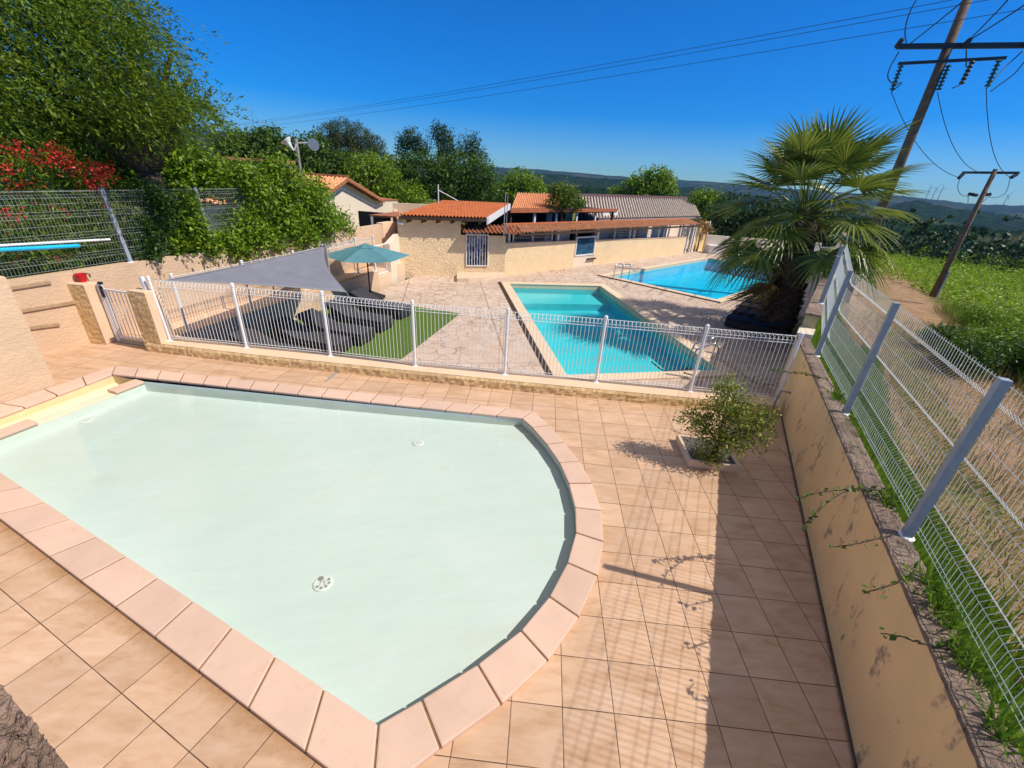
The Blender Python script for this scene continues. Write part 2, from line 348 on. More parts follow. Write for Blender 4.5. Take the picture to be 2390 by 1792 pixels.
def water(name, tint, bsc, bstr, refl=1.0):
    k = NT(name)
    tr = k.n("ShaderNodeBsdfTransparent"); k.put(tr.inputs[0], tint)
    gl = k.n("ShaderNodeBsdfGlossy"); gl.inputs['Roughness'].default_value = 0.02; k.put(gl.inputs[0], (1, 1, 1))
    h = k.math('ADD', k.noise(bsc, 3, 0.5), k.math('MULTIPLY', k.noise(bsc * 4.3, 3, 0.5, k.scalev(k.pos, (1, 2.2, 1))), 0.25))
    nb = k.bump(h, bstr, 0.05); k.t.links.new(nb, gl.inputs['Normal'])
    fr = k.n("ShaderNodeFresnel"); fr.inputs['IOR'].default_value = 1.33; k.t.links.new(nb, fr.inputs['Normal'])
    f = k.math('MULTIPLY', fr.outputs[0], refl, clamp=True)
    mx = k.n("ShaderNodeMixShader"); k.put(mx.inputs[0], f); k.t.links.new(tr.outputs[0], mx.inputs[1]); k.t.links.new(gl.outputs[0], mx.inputs[2])
    k.t.links.new(mx.outputs[0], k.out.inputs[0]); return k.m
MT['water_pale'] = water("shallow_water", (0.93, 0.988, 0.978), 1.9, 0.10)
MT['water_mid'] = water("pool_water", (0.66, 0.96, 0.98), 2.2, 0.16, 0.7)
MT['water_deep'] = water("deep_pool_water", (0.55, 0.94, 0.99), 2.6, 0.2, 0.55)
MT['white'] = simple("white_paint", (0.78, 0.78, 0.77), 0.4, 0.05, 8)
MT['galv'] = simple("pale_grey_paint", (0.30, 0.345, 0.38), 0.45, 0.10, 9)
MT['greenwire'] = simple("dull_wire", (0.34, 0.38, 0.36), 0.45, 0.1, 9)
MT['galvwire'] = simple("pale_wire", (0.88, 0.88, 0.82), 0.45, 0.05, 9)
MT['blackplastic'] = simple("black_plastic", (0.012, 0.012, 0.014), 0.5, 0.2, 9)
MT['steel'] = simple("stainless_steel", (0.55, 0.56, 0.58), 0.2, 0.05, 5, metal=1)
MT['tan'] = simple("tan_shadow_bar", (0.40, 0.27, 0.16), 0.8, 0.15, 9)  # brown that stands for the thin bar shadows on the beige wall
MT['greypipe'] = simple("grey_metal", (0.30, 0.29, 0.28), 0.5, 0.15, 9)
MT['sail'] = simple("sail_cloth", (0.195, 0.198, 0.24), 0.9, 0.10, 2.5, 0.2, 120)
MT['teal'] = simple("teal_canvas", (0.085, 0.225, 0.26), 0.85, 0.08, 4, 0.2, 150)
MT['rattan'] = simple("dark_rattan", (0.022, 0.021, 0.024), 0.55, 0.35, 30, 0.8, 70, bd=0.01)
MT['pad'] = simple("charcoal_cushion", (0.040, 0.041, 0.050), 0.9, 0.15, 6, 0.3, 90)
MT['bluepad'] = simple("navy_canvas", (0.018, 0.026, 0.06), 0.85, 0.15, 6)
MT['bluecloth'] = simple("blue_canvas", (0.04, 0.22, 0.42), 0.85, 0.2, 6)
MT['red'] = simple("red_plastic", (0.55, 0.012, 0.018), 0.4, 0.15, 9)
MT['turq'] = simple("turquoise_plastic", (0.02, 0.48, 0.80), 0.3, 0.1, 4)
MT['yellowcream'] = simple("cream_slats", (0.84, 0.68, 0.38), 0.45, 0.06, 5)
MT['creambeam'] = simple("cream_beam", (0.80, 0.66, 0.48), 0.6, 0.06, 5)
MT['timber'] = simple("dark_timber", (0.05, 0.028, 0.018), 0.8, 0.3, 9)
MT['fascia'] = simple("orange_paint", (0.43, 0.13, 0.055), 0.6, 0.12, 3)
MT['brownroof'] = simple("brown_roofing", (0.10, 0.05, 0.042), 0.8, 0.25, 3, 0.4, 30)
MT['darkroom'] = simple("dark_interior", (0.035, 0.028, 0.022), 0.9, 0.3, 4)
MT['curtain'] = simple("white_curtain", (0.72, 0.70, 0.66), 0.9, 0.06, 12)
def glass():
    k = NT("window_pane"); col = k.ramp(k.noise(1.7, 3, 0.5, k.scalev(k.pos, (1, 1, 3))), [(0.35, (0.012, 0.03, 0.06)), (0.65, (0.05, 0.12, 0.2))])
    k.bsdf(col, 0.06, spec=0.6); return k.m
MT['glass'] = glass()
def tarp():
    k = NT("blue_tarpaulin"); n = k.noise(2.3, 4, 0.6, None, 1.5)
    col = k.ramp(n, [(0.36, (0.015, 0.04, 0.22)), (0.46, (0.04, 0.13, 0.40)), (0.53, (0.75, 0.82, 0.88)), (0.62, (0.08, 0.2, 0.45))])
    k.bsdf(col, 0.4, k.bump(k.noise(5, 4), 0.8, 0.08)); return k.m
MT['tarp'] = tarp()
def rooftile(name, c, period, dirv, hperiod=None, hdir=None, dark=(0.1, 0.03, 0.015), wd=0.3):
    k = NT(name); c = np.array(c)
    x, y, z = k.sep(k.pos)
    a = k.math('ADD', k.math('MULTIPLY', x, dirv[0]), k.math('MULTIPLY', y, dirv[1]))
    fr = k.math('ABSOLUTE', k.math('SUBTRACT', k.math('FRACT', k.math('DIVIDE', a, period)), 0.5))
    h = k.math('MULTIPLY', fr, 2.0)
    col = k.ramp(k.noise(3.5, 5), [(0.3, tuple(c * 0.82)), (0.7, tuple(np.minimum(c * 1.15, 1)))])
    col = k.mix(k.ramp(k.noise(1.1, 4), [(0.5, 0.0), (0.8, 0.5)]), col, tuple(c * np.array([.72, .66, .6])))
    gro = k.ramp(h, [(0.0, 1.0), (wd, 0.0)])
    if hperiod:
        b = k.math('ADD', k.math('MULTIPLY', x, hdir[0]), k.math('MULTIPLY', y, hdir[1]))
        gb = k.math('FRACT', k.math('DIVIDE', b, hperiod)); gro = k.math('MAXIMUM', gro, k.ramp(gb, [(0.0, 1.0), (0.16, 0.0)]))
    col = k.mix(k.math('MULTIPLY', gro, 0.75), col, dark)
    k.bsdf(col, 0.8, k.bump(h, 0.8, 0.06), spec=0.2); return k.m
def leafmat(name, c1, c2, trans=0.35, rough=0.5):
    k = NT(name); at_ = k.n("ShaderNodeAttribute"); at_.attribute_name = "var"
    c = k.mix(at_.outputs['Fac'], c1, c2)
    b = k.n("ShaderNodeBsdfPrincipled"); k.put(b.inputs['Base Color'], c); b.inputs['Roughness'].default_value = rough; b.inputs['Specular IOR Level'].default_value = 0.35
    t = k.n("ShaderNodeBsdfTranslucent"); k.put(t.inputs[0], c)
    mx = k.n("ShaderNodeMixShader"); mx.inputs[0].default_value = trans
    k.t.links.new(b.outputs[0], mx.inputs[1]); k.t.links.new(t.outputs[0], mx.inputs[2]); k.t.links.new(mx.outputs[0], k.out.inputs[0]); return k.m
MT['leaf_bright'] = leafmat("bright_leaf", (0.06, 0.16, 0.006), (0.28, 0.40, 0.018))
MT['leaf_mid'] = leafmat("mid_leaf", (0.022, 0.075, 0.010), (0.075, 0.16, 0.015))
MT['leaf_mid2'] = leafmat("medium_leaf", (0.02, 0.075, 0.008), (0.105, 0.19, 0.014))
MT['leaf_dark'] = leafmat("dark_leaf", (0.010, 0.038, 0.010), (0.04, 0.095, 0.016), 0.25)
MT['leaf_pine'] = leafmat("pine_needle", (0.028, 0.055, 0.012), (0.09, 0.105, 0.02), 0.2)
MT['leaf_olive'] = leafmat("olive_leaf", (0.035, 0.095, 0.006), (0.19, 0.27, 0.010))
MT['leaf_bush'] = leafmat("bush_leaf", (0.085, 0.15, 0.012), (0.34, 0.36, 0.05), 0.3)
MT['leaf_oleander'] = leafmat("oleander_leaf", (0.05, 0.14, 0.008), (0.22, 0.30, 0.014))
MT['leaf_red'] = leafmat("red_petal", (0.45, 0.015, 0.012), (0.80, 0.07, 0.05), 0.3)
MT['leaf_vine'] = leafmat("vine_leaf", (0.15, 0.30, 0.006), (0.36, 0.50, 0.014))
MT['leaf_grass'] = leafmat("grass_blade", (0.07, 0.17, 0.010), (0.23, 0.35, 0.03))
MT['leaf_dry'] = leafmat("dry_grass_blade", (0.20, 0.16, 0.06), (0.36, 0.27, 0.10))
MT['leaf_palm'] = leafmat("palm_leaf", (0.05, 0.105, 0.014), (0.27, 0.31, 0.045), 0.3, 0.32)
MT['leaf_palmdry'] = leafmat("dead_palm_leaf", (0.16, 0.09, 0.025), (0.32, 0.20, 0.06), 0.25, 0.6)
MT['leaf_hang'] = leafmat("hanging_vine_leaf", (0.05, 0.10, 0.012), (0.16, 0.22, 0.03), 0.3)
MT['bark'] = simple("bark", (0.075, 0.05, 0.035), 0.9, 0.4, 10, 1.0, 25, bd=0.03)
MT['palmbark'] = simple("palm_bark", (0.13, 0.08, 0.052), 0.9, 0.5, 9, 1.0, 18, bd=0.05)
MT['petiole'] = simple("palm_petiole", (0.22, 0.20, 0.07), 0.5, 0.2, 9)
MT['poletimber'] = simple("weathered_timber_pole", (0.14, 0.095, 0.07), 0.85, 0.25, 4, 0.5, 40)
MT['wire'] = simple("dark_wire", (0.012, 0.016, 0.022), 0.6, 0.1, 3)
MT['armsteel'] = simple("dark_steel", (0.02, 0.035, 0.06), 0.5, 0.2, 3)
MT['insul'] = simple("green_insulator", (0.03, 0.10, 0.10), 0.25, 0.2, 3)
MT['gravel'] = simple("dark_gravel", (0.15, 0.135, 0.12), 0.9, 0.6, 60, 1.0, 60, bd=0.02)
MT['hose'] = simple("beige_hose", (0.45, 0.33, 0.22), 0.6, 0.1, 6)
def turf():
    k = NT("artificial_turf"); n = k.noise(140, 3)
    col = k.ramp(n, [(0.3, (0.035, 0.085, 0.006)), (0.7, (0.13, 0.22, 0.012))]); k.bsdf(col, 0.8, k.bump(n, 0.8, 0.02)); return k.m
MT['turf'] = turf()

# ------------------------------------------------------------------ helpers: foliage
def leaf_object(name, mat, P, N, U, L, W, parent=None, fold=0.0, label=None):
    """rhombic leaves: centres P, normals N, along U, half-length L, half-width W"""
    n = len(P); V = np.cross(N, U); L = L[:, None]; W = W[:, None]
    base = P - U * L; tip = P + U * L; mid = P + U * L * 0.1
    a = mid + V * W + N * (W * fold); b = mid - V * W + N * (W * fold)
    v = np.stack([base, a, tip, b], 1).reshape(-1, 3)
    o0 = np.array(wloc(parent)) if parent is not None else np.array([P[:, 0].mean(), P[:, 1].mean(), P[:, 2].min()])
    v = v - o0
    me = bpy.data.meshes.new(name); me.vertices.add(4 * n); me.loops.add(4 * n); me.polygons.add(n)
    me.vertices.foreach_set("co", v.astype(np.float32).ravel())
    me.loops.foreach_set("vertex_index", np.arange(4 * n, dtype=np.int32))
    me.polygons.foreach_set("loop_start", np.arange(0, 4 * n, 4, dtype=np.int32))
    at_ = me.attributes.new("var", 'FLOAT', 'FACE'); at_.data.foreach_set("value", rng.random(n).astype(np.float32))
    me.materials.append(mat); me.update(calc_edges=True)
    o = bpy.data.objects.new(name, me); COL.objects.link(o)
    if parent is not None: o.parent = parent
    else: o.location = o0
    return o
def unit(a): return a / np.maximum(np.linalg.norm(a, axis=1, keepdims=True), 1e-9)
def blob_points(blobs, n, shell=0.55, clump=0.16, per=14):
    """leaf clumps spread through ellipsoids; blobs = [(centre, (rx, ry, rz), weight)]"""
    ws = np.array([b[2] if len(b) > 2 else b[1][0] * b[1][1] + b[1][0] * b[1][2] for b in blobs]); ws = ws / ws.sum()
    nc = max(4, n // per); Cs = []; Dn = []
    for b, wt in zip(blobs, ws):
        m = max(2, int(nc * wt)); d = unit(rng.normal(size=(m, 3))); rr = shell + (1 - shell) * rng.random((m, 1)) ** 0.7
        rr *= 0.82 + 0.36 * rng.random((m, 1))
        Cs.append(np.array(b[0])[None] + d * rr * np.array(b[1])[None]); Dn.append(d)
    Cs = np.concatenate(Cs); Dn = np.concatenate(Dn)
    idx = np.repeat(np.arange(len(Cs)), per); P = Cs[idx] + rng.normal(size=(len(idx), 3)) * clump
    return P, Dn[idx]
def foliage(name, mat, blobs, n, size, parent=None, shell=0.55, clump=0.16, per=14, droop=0.0, aspect=0.42, upbias=0.5):
    P, D = blob_points(blobs, n, shell, clump, per); n = len(P)
    N = unit(D * 0.6 + rng.normal(size=(n, 3)) * 0.75 + np.array([0, 0, upbias]))
    U = rng.normal(size=(n, 3)) + D * 0.6 + np.array([0, 0, -droop]); U = unit(U - N * (U * N).sum(1, keepdims=True))
    L = size * (0.6 + 0.8 * rng.random(n))
    return leaf_object(name, mat, P, N, U, L, L * aspect, parent, 0.25)
def limbs(mb, base, tips, r, wob=0.12):
    base = Vector(base)
    for t in tips:
        t = Vector(t); pts = []; k = 6; ln = (t - base).length
        for i in range(k + 1):
            f = i / k; p = lerp(base, t, f) + Vector((random.uniform(-1, 1), random.uniform(-1, 1), 0)) * wob * ln * 0.12 * math.sin(f * math.pi) + Vector((0, 0, math.sin(f * math.pi) * ln * 0.05))
            pts.append(p)
        mb.tube(pts, [r * (1 - 0.8 * i / k) for i in range(k + 1)], 6)
def tree(name, label, cat, base, blobs, n, size, mat, trunk_r=0.18, group=None, top=None, **kw):
    base = Vector(base); e = empty(name, base, label, cat, group)
    mb = MB(); c = Vector(np.mean([b[0] for b in blobs], axis=0)); fork = lerp(base, c, 0.45); fork.z = base.z + (c.z - base.z) * 0.5
    mb.tube([base, lerp(base, fork, 0.5) + Vector((0.04, 0.03, 0)), fork], [trunk_r * 1.3, trunk_r, trunk_r * 0.8], 8)
    limbs(mb, fork, [b[0] for b in blobs], trunk_r * 0.6)
    mb.build("trunk", MT['bark'], e, smooth=True)
    foliage("crown", mat, blobs, n, size, e, **kw)
    return e

# ================================================================== GROUND, DECK AND WALL LINES
ZT = -0.7                                     # lower terrace
WD = Vector((0.4027, 0.9153, 0)); WN = Vector((0.9153, -0.4027, 0)); W0 = Vector((4.895, 6.644, 0))   # right wall: line, outward normal
def WP(s, d, z): return W0 + WD * s + WN * d + Vector((0, 0, z))
WD2 = (WD * 0.98 + WN * 0.199).normalized(); WN2 = Vector((WD2.y, -WD2.x, 0)); W2 = W0 + WD * 1.45
def WQ(s, d, z): return W2 + WD2 * s + WN2 * d + Vector((0, 0, z))
BD = Vector((0.262, 0.965, 0)); BN = Vector((0.965, -0.262, 0)); B0 = Vector((-9.13, 7.43, 0))         # back retaining wall: line, normal towards the pools
def BP(s, d, z): return B0 + BD * s + BN * d + Vector((0, 0, z))

# paddling pool outline (inner edge of the coping), measured points
far_a, far_b = g(263, 876.7), g(*ZA(70, 295))
far_ao, far_bo = g(271, 857.7), g(*ZA(160, 235))
curve_i = [g(*p) for p in [ZA(160, 375), ZA(285, 520), ZA(395, 680), ZA(475, 860), ZA(530, 1070), ZA(537, 1290), ZA(465, 1550), ZB(310, 215), ZB(65, 510), ZC(1905, 805), ZC(1425, 1110)]]
curve_o = [g(*p) for p in [ZA(300, 358), ZA(425, 505), ZA(560, 670), ZA(665, 860), ZA(747, 1095), ZA(765, 1365), ZA(715, 1659), ZB(553, 385), ZB(288, 760), ZC(2100, 1135), ZC(1580, 1510)]]
near_a = g(883.5, 1702.7); near_ao = g(868, 1877)
near_b = g(-124, 1024); near_bo = g(-240, 1030)
inner = [far_a, far_b] + curve_i + [near_a, near_b]
weir_a, weir_b = g(335, 890), g(-90, 1053)    # water edge at the left end
pool_poly = [weir_a, far_b] + curve_i + [near_a, lerp(near_b, near_a, 0.07)]
weir_b = pool_poly[-1]
deck = MB().sheet([[(-9.6, 4.2), (-8.9, 8.9), (-7.5, 8.6), (5.0, 7.3), (5.05, 6.6), (1.0, -2.2), (-9.4, -2.2)], inner], 0.0)
deck.build("tiled_deck", MT['deck'], recalc=False); tag(bpy.data.objects["tiled_deck"], kind='structure')

def gpool_outline(poly_px): return [g(*p, ZT) for p in poly_px]
mid_in = [Vector((-0.40, 18.85, ZT)), Vector((3.75, 19.55, ZT)), Vector((5.50, 10.45, ZT)), Vector((1.32, 9.50, ZT))]
big_in = [g(*Z3(955, 737), ZT), g(*ZQ(1405, 1290), ZT), None, g(*Z3(1725, 908), ZT)]
big_in[2] = big_in[1] + (big_in[3] - big_in[0])
def grow(poly, k):
    c = sum(poly, Vector()) / len(poly); out = []; n = len(poly)
    for i in range(n):
        p0, p1, p2 = poly[i - 1], poly[i], poly[(i + 1) % n]
        def nrm(a, b): d = (b - a).normalized(); m = Vector((d.y, -d.x, 0)); return m if m.dot(a - c) > 0 else -m
        n1, n2 = nrm(p0, p1), nrm(p1, p2); out.append(p1 + (n1 + n2) * (k / (1 + n1.dot(n2))))
    return out
house_l = g(*ZH(200, 910), ZT); house_r = g(*ZH(970, 905), ZT); bar_a = g(*ZH(1530, 905), ZT); bar_b = g(*Z3(1490, 578), ZT)
terr = [BP(0.5, 1.7, 0), BP(16, 1.0, 0), Vector((-4, 40, 0)), Vector((22, 45, 0)), WQ(26, 0.1, 0), WQ(0, 0.1, 0), WP(0.25, 0.2, 0), (5.0, 7.2), (-7.3, 8.15)]
t_ = MB().sheet([[(p[0], p[1]) for p in terr], mid_in, big_in], ZT).build("terrace", MT['terrace'], recalc=False); tag(t_, kind='structure')

# outside ground, falling away to the right, and the far valley
def zout(x, y):
    d = min((Vector((x, y, 0)) - W0).dot(WN), (Vector((x, y, 0)) - W2).dot(WN2)); r = math.hypot(x, y)
    z = -0.75 - 0.042 * max(0, r - 6)
    if r > 78: z -= 0.055 * (min(r, 400) - 78)
    if r > 250: z -= 0.004 * (min(r, 1500) - 250)
    if d < 1.6: z += 1.55 * max(0.0, 1 - max(d - 0.25, 0) / 1.35) ** 1.3 if d > 0.2 else 0
    return z
def inside(x, y): return (Vector((x, y, 0)) - W0).dot(WN) < 0.16 or (Vector((x, y, 0)) - W2).dot(WN2) < 0.16
rs = [0.3, 3, 5, 6.5] + [7 * 1.085 ** i for i in range(78)]
azs = np.linspace(R(-100), R(110), 260)
G = MB(); vs = []; fs = []
for r in rs:
    for a in azs:
        x, y = r * math.sin(a), r * math.cos(a)
        z = zout(x, y)
        if inside(x, y) and r < 62: z = -3.2
        vs.append((x, y, z))
na = len(azs)
for i in range(len(rs) - 1):
    for j in range(na - 1): fs.append((i * na + j, i * na + j + 1, (i + 1) * na + j + 1, (i + 1) * na + j))
def ground_mat():
    k = NT("ground_soil"); x, y, z = k.sep(k.pos)
    d = k.math('ADD', k.math('MULTIPLY', k.math('SUBTRACT', x, W0.x), WN.x), k.math('MULTIPLY', k.math('SUBTRACT', y, W0.y), WN.y))
    d2_ = k.math('ADD', k.math('MULTIPLY', k.math('SUBTRACT', x, W2.x), WN2.x), k.math('MULTIPLY', k.math('SUBTRACT', y, W2.y), WN2.y)); d = k.math('MINIMUM', d, d2_)
    d = k.math('ADD', d, k.math('MULTIPLY', k.math('SUBTRACT', k.noise(0.7, 4), 0.5), 1.6))
    n = k.noise(1.4, 6, 0.65); n2 = k.noise(9, 5, 0.7)
    dirt = k.ramp(n, [(0.3, (0.20, 0.115, 0.06)), (0.55, (0.32, 0.195, 0.11)), (0.8, (0.40, 0.265, 0.165))])
    dirt = k.mix(k.ramp(n2, [(0.45, 0.0), (0.62, 0.5)]), dirt, (0.45, 0.34, 0.22))
    grass = k.ramp(n2, [(0.3, (0.06, 0.10, 0.012)), (0.7, (0.20, 0.20, 0.05))])
    track = k.math('MULTIPLY', k.ramp(d, [(0.5, 0.0), (0.56, 1.0)]), 1.0)
    tr = k.n("ShaderNodeMapRange"); tr.inputs[1].default_value = 1.0; tr.inputs[2].default_value = 1.7; k.put(tr.inputs[0], d)
    tr2 = k.n("ShaderNodeMapRange"); tr2.inputs[1].default_value = 5.6; tr2.inputs[2].default_value = 6.6; k.put(tr2.inputs[0], d)
    tm = k.math('SUBTRACT', tr.outputs[0], tr2.outputs[0], clamp=True)
    mid = k.math('MULTIPLY', k.math('SUBTRACT', 1.0, k.math('ABSOLUTE', k.math('SUBTRACT', d, 3.3)), clamp=True), k.ramp(n, [(0.4, 0.0), (0.6, 0.75)]))
    tm = k.math('SUBTRACT', tm, mid, clamp=True)
    col = k.mix(tm, grass, dirt)
    far = k.n("ShaderNodeMapRange"); far.inputs[1].default_value = 80; far.inputs[2].default_value = 110; k.put(far.inputs[0], k.math('SQRT', k.math('ADD', k.math('MULTIPLY', x, x), k.math('MULTIPLY', y, y))))
    fcol = k.ramp(k.noise(0.012, 6, 0.7), [(0.35, (0.015, 0.035, 0.014)), (0.52, (0.03, 0.06, 0.018)), (0.60, (0.11, 0.13, 0.04)), (0.7, (0.03, 0.055, 0.02))])
    col = k.mix(far.outputs[0], col, fcol)
    k.bsdf(col, 0.95, k.bump(n2, 0.7, 0.08), spec=0.1); return k.m
MT['ground'] = ground_mat()
G.v = vs; G.f = fs
go = G.build("ground", MT['ground'], recalc=False, smooth=True); tag(go, kind='structure')
# raised garden behind the retaining wall
gb = MB(); gp = [BP(-14, -0.15, 0), BP(13.2, -0.15, 0), BP(9.5, -1.5, 0), BP(5, -2.6, 0), Vector((-15, 13.5, 0)), Vector((-60, 24, 0)), Vector((-60, -10, 0))]
gb.prism([(p.x, p.y) for p in gp], -1.5, 1.30); o = gb.build("garden_ground", MT['ground']); tag(o, kind='structure')
yard = MB().sheet([[(-40, 19.2), (-40, 75), (36, 75), (21, 46), (11.9, 32.5), (-0.6, 20.9), (-3.0, 20.1), (-6.2, 19.2)]], ZT - 0.02).build("yard", MT['ground'], recalc=False); tag(yard, kind='structure')

# hills
def ridge(name, D, prof, zb, mat, seed, amp, depth=0.35, n=520):
    """prof: [(photo x, photo y)] of the crest, at distance D"""
    rr = np.random.default_rng(seed); xs = [p[0] for p in prof]; m = MB(); top = []
    ph = rr.random(40) * 7
    for i in range(n):
        x = xs[0] + (xs[-1] - xs[0]) * i / (n - 1); y = float(np.interp(x, xs, [p[1] for p in prof]))
        p = dist(x, y, D); q = sum(math.sin(i * (0.13 + 0.31 * j) + ph[j]) / (1 + j) for j in range(22)) * amp
        top.append(Vector((p.x, p.y, p.z + q)))
    rows = 14; vs = []; fs = []
    for k in range(rows + 1):
        f = k / rows
        for p in top:
            hgt = p.z - zb; s_ = 1 - depth * f
            vs.append((p.x * s_, p.y * s_, zb + hgt * (math.cos(f * math.pi) * 0.5 + 0.5)))
    for k in range(1, 5):                       # far side of the crest
        pass
    back = len(vs)
    for p in top: vs.append((p.x * 1.25, p.y * 1.25, zb))
    for k in range(rows):
        for i in range(n - 1): fs.append((k * n + i, k * n + i + 1, (k + 1) * n + i + 1, (k + 1) * n + i))
    for i in range(n - 1): fs.append((back + i, back + i + 1, i + 1, i))
    m.v = vs; m.f = fs; o = m.build(name, mat, smooth=True); tag(o, kind='structure'); return o
def hillmat(name, stops, sc, bd):
    k = NT(name); n = k.noise(sc, 7, 0.72, k.scalev(k.pos, (1, 1, 2.2)))
    n3 = k.noise(sc * 0.13, 4, 0.6); v = k.voro(sc * 2.2)
    col = k.ramp(n, stops)
    col = k.mix(k.ramp(n3, [(0.56, 0.0), (0.66, 0.55)]), col, (0.12, 0.12, 0.055))
    k.bsdf(col, 1.0, k.bump(k.math('SUBTRACT', n, v), 1.0, bd), spec=0.0); return k.m
h1 = hillmat("far_hill", [(0.35, (0.006, 0.016, 0.010)), (0.6, (0.020, 0.042, 0.020)), (0.75, (0.045, 0.07, 0.03))], 0.02, 10)
h2 = hillmat("forest_hill", [(0.35, (0.004, 0.014, 0.006)), (0.55, (0.012, 0.032, 0.010)), (0.75, (0.045, 0.07, 0.02))], 0.05, 5)
ridge("hills", 2600, [(-900, 300), (300, 330), (430, 300), (520, 308), (640, 335), (900, 372), (1150, 388), (1250, 395), (1350, 404), (1500, 415), (1600, 420), (1750, 432), (1900, 443), (2000, 452), (2120, 459), (2200, 467), (2300, 477), (2500, 484), (3000, 510)], -35, h1, 3, 1.6, 0.5)
ridge("hills", 1100, [(900, 400), (1100, 398), (1200, 404), (1300, 408), (1420, 416), (1550, 428), (1580, 436), (1660, 441), (1750, 456), (1950, 470), (2080, 478), (2140, 468), (2220, 482), (2300, 496), (2420, 508), (2700, 520)], -24, h2, 5, 1.3, 0.35)
ridge("hills", 420, [(1100, 426), (1300, 430), (1500, 447), (1560, 452), (1700, 476), (1900, 492), (2000, 500), (2100, 512), (2250, 528), (2390, 538), (2700, 560)], -22, h2, 8, 0.8, 0.3)

# ================================================================== PADDLING POOL
cen = (far_a + near_a) / 2
pp = empty("paddling_pool", (cen.x, cen.y, 0), "shallow pale children's pool with a rounded end and pink coping", "pool")
b = MB(); ZF_ = -0.20
def zfl(p):
    t = (Vector((p[0], p[1], 0)) - far_a).dot((far_b - far_a).normalized()) / (far_b - far_a).length
    return float(np.interp(t, [0, .55, .95, 1.12, 1.25], [-.20, -.18, -.14, -.095, -.08]))
bmm = bmesh.new(); bmf = MB().sheet([[(p.x, p.y) for p in pool_poly]], 0.0)
ed = (far_b - far_a).normalized(); en_ = Vector((-ed.y, ed.x, 0))
vv = [bmm.verts.new(v) for v in bmf.v]; [bmm.faces.new([vv[i] for i in f]) for f in bmf.f]
for k in range(1, 40):
    bmesh.ops.bisect_plane(bmm, geom=bmm.verts[:] + bmm.edges[:] + bmm.faces[:], plane_co=far_a + ed * (0.35 * k - 1.5), plane_no=ed)
bmm.verts.index_update(); b.add([(v.co.x, v.co.y, zfl(v.co)) for v in bmm.verts], [tuple(v.index for v in f.verts) for f in bmm.faces]); bmm.free()
for i in range(len(pool_poly) - 1):
    P_, Q_ = pool_poly[i], pool_poly[i + 1]; n_s = max(1, int((Q_ - P_).length / .35))
    for k in range(n_s):
        p, q = lerp(P_, Q_, k / n_s), lerp(P_, Q_, (k + 1) / n_s); b.quad((p.x, p.y, zfl(p)), (q.x, q.y, zfl(q)), (q.x, q.y, 0.0), (p.x, p.y, 0.0))
b.quad((*weir_b.xy, ZF_), (*weir_a.xy, ZF_), (*weir_a.xy, -0.06), (*weir_b.xy, -0.06))
b.build("basin", MT['liner_pale'], pp, recalc=False)
# wading step at the rounded end
stp = MB(); arc = [lerp(c, near_a + Vector((-0.2, 1.5, 0)), 0.10) for c in [far_b] + curve_i + [near_a]]
cs = MB(); ct = [];
pairs = [(lerp(far_a, far_b, i / 17), lerp(far_ao, far_bo, i / 17)) for i in range(18)] + list(zip(curve_i, curve_o)) + [(near_a, near_ao)] + \
        [(lerp(near_a, near_b, i / 14), lerp(near_ao, near_bo, i / 14)) for i in range(1, 15)] + [(lerp(near_b, far_a, i / 5), lerp(near_bo, far_ao, i / 5)) for i in range(1, 6)]
for i in range(len(pairs) - 1):
    (a, ao), (c, co) = pairs[i], pairs[i + 1]
    gi = 0.007 / max((c - a).length, .1); go_ = 0.007 / max((co - ao).length, .1)
    dn = 0.018
    def ov(p, o_): return p + (p - o_).normalized() * 0.012
    q = [ov(lerp(a, c, gi), ao), ov(lerp(a, c, 1 - gi), co), lerp(ao, co, 1 - go_), lerp(ao, co, go_)]
    hj = random.uniform(-0.002, 0.002)
    cs.prism([(p.x, p.y) for p in q][::1], -0.004, 0.045 + hj)
    ct.append([(a.x, a.y), (c.x, c.y), (co.x, co.y), (ao.x, ao.y)])
cs.build("coping", MT['coping'], pp, bevel=0.014)
gr = MB()
for q in ct: gr.add([(x, y, 0.034) for x, y in q], [(0, 1, 2, 3)])
gr.build("grout", MT['grout'], pp)
# cover housing at the left end: trough, slat roll, cream beam and two end slabs
tr_ = MB(); L0, L1 = far_a, near_b
tr_.prism([(p.x, p.y) for p in (far_a, weir_a, weir_b, near_b)], -0.42, -0.40)
wv = (weir_a - weir_b).normalized(); wn = Vector((wv.y, -wv.x, 0));
if wn.dot(weir_a - far_a) < 0: wn = -wn
tr_.quad((*far_a.xy, -0.40), (*near_b.xy, -0.40), (*near_b.xy, 0), (*far_a.xy, 0))
tr_.quad((*far_a.xy, -0.40), (*far_a.xy, 0), (*weir_a.xy, 0), (*weir_a.xy, -0.40))
tr_.build("trough", MT['yellowcream'], pp)
roll = MB(); ra = lerp(far_a, weir_a, 0.36) - wv * 0.16; rb = lerp(near_b, weir_b, 0.36)
roll.tube([Vector((*ra.xy, -0.17)), Vector((*rb.xy, -0.17))], 0.15, 28); roll.build("cover_roll", MT['yellowcream'], pp, smooth=False)
bm_ = MB(); bm_.bar(Vector((*(weir_a - wn * 0.11).xy, -0.075)), Vector((*(weir_b - wn * 0.11).xy, -0.075)), 0.20, 0.06); bm_.build("beam", MT['creambeam'], pp, bevel=0.015)
for t0, t1 in ((0.0, 0.2), (0.66, 0.9)):
    s_ = MB(); s_.bar(Vector((*(lerp(weir_a, weir_b, t0) - wn * 0.10).xy, -0.015)), Vector((*(lerp(weir_a, weir_b, t1) - wn * 0.10).xy, -0.015)), 0.22, 0.05); s_.build("end_slab", MT['coping'], pp, bevel=0.012)
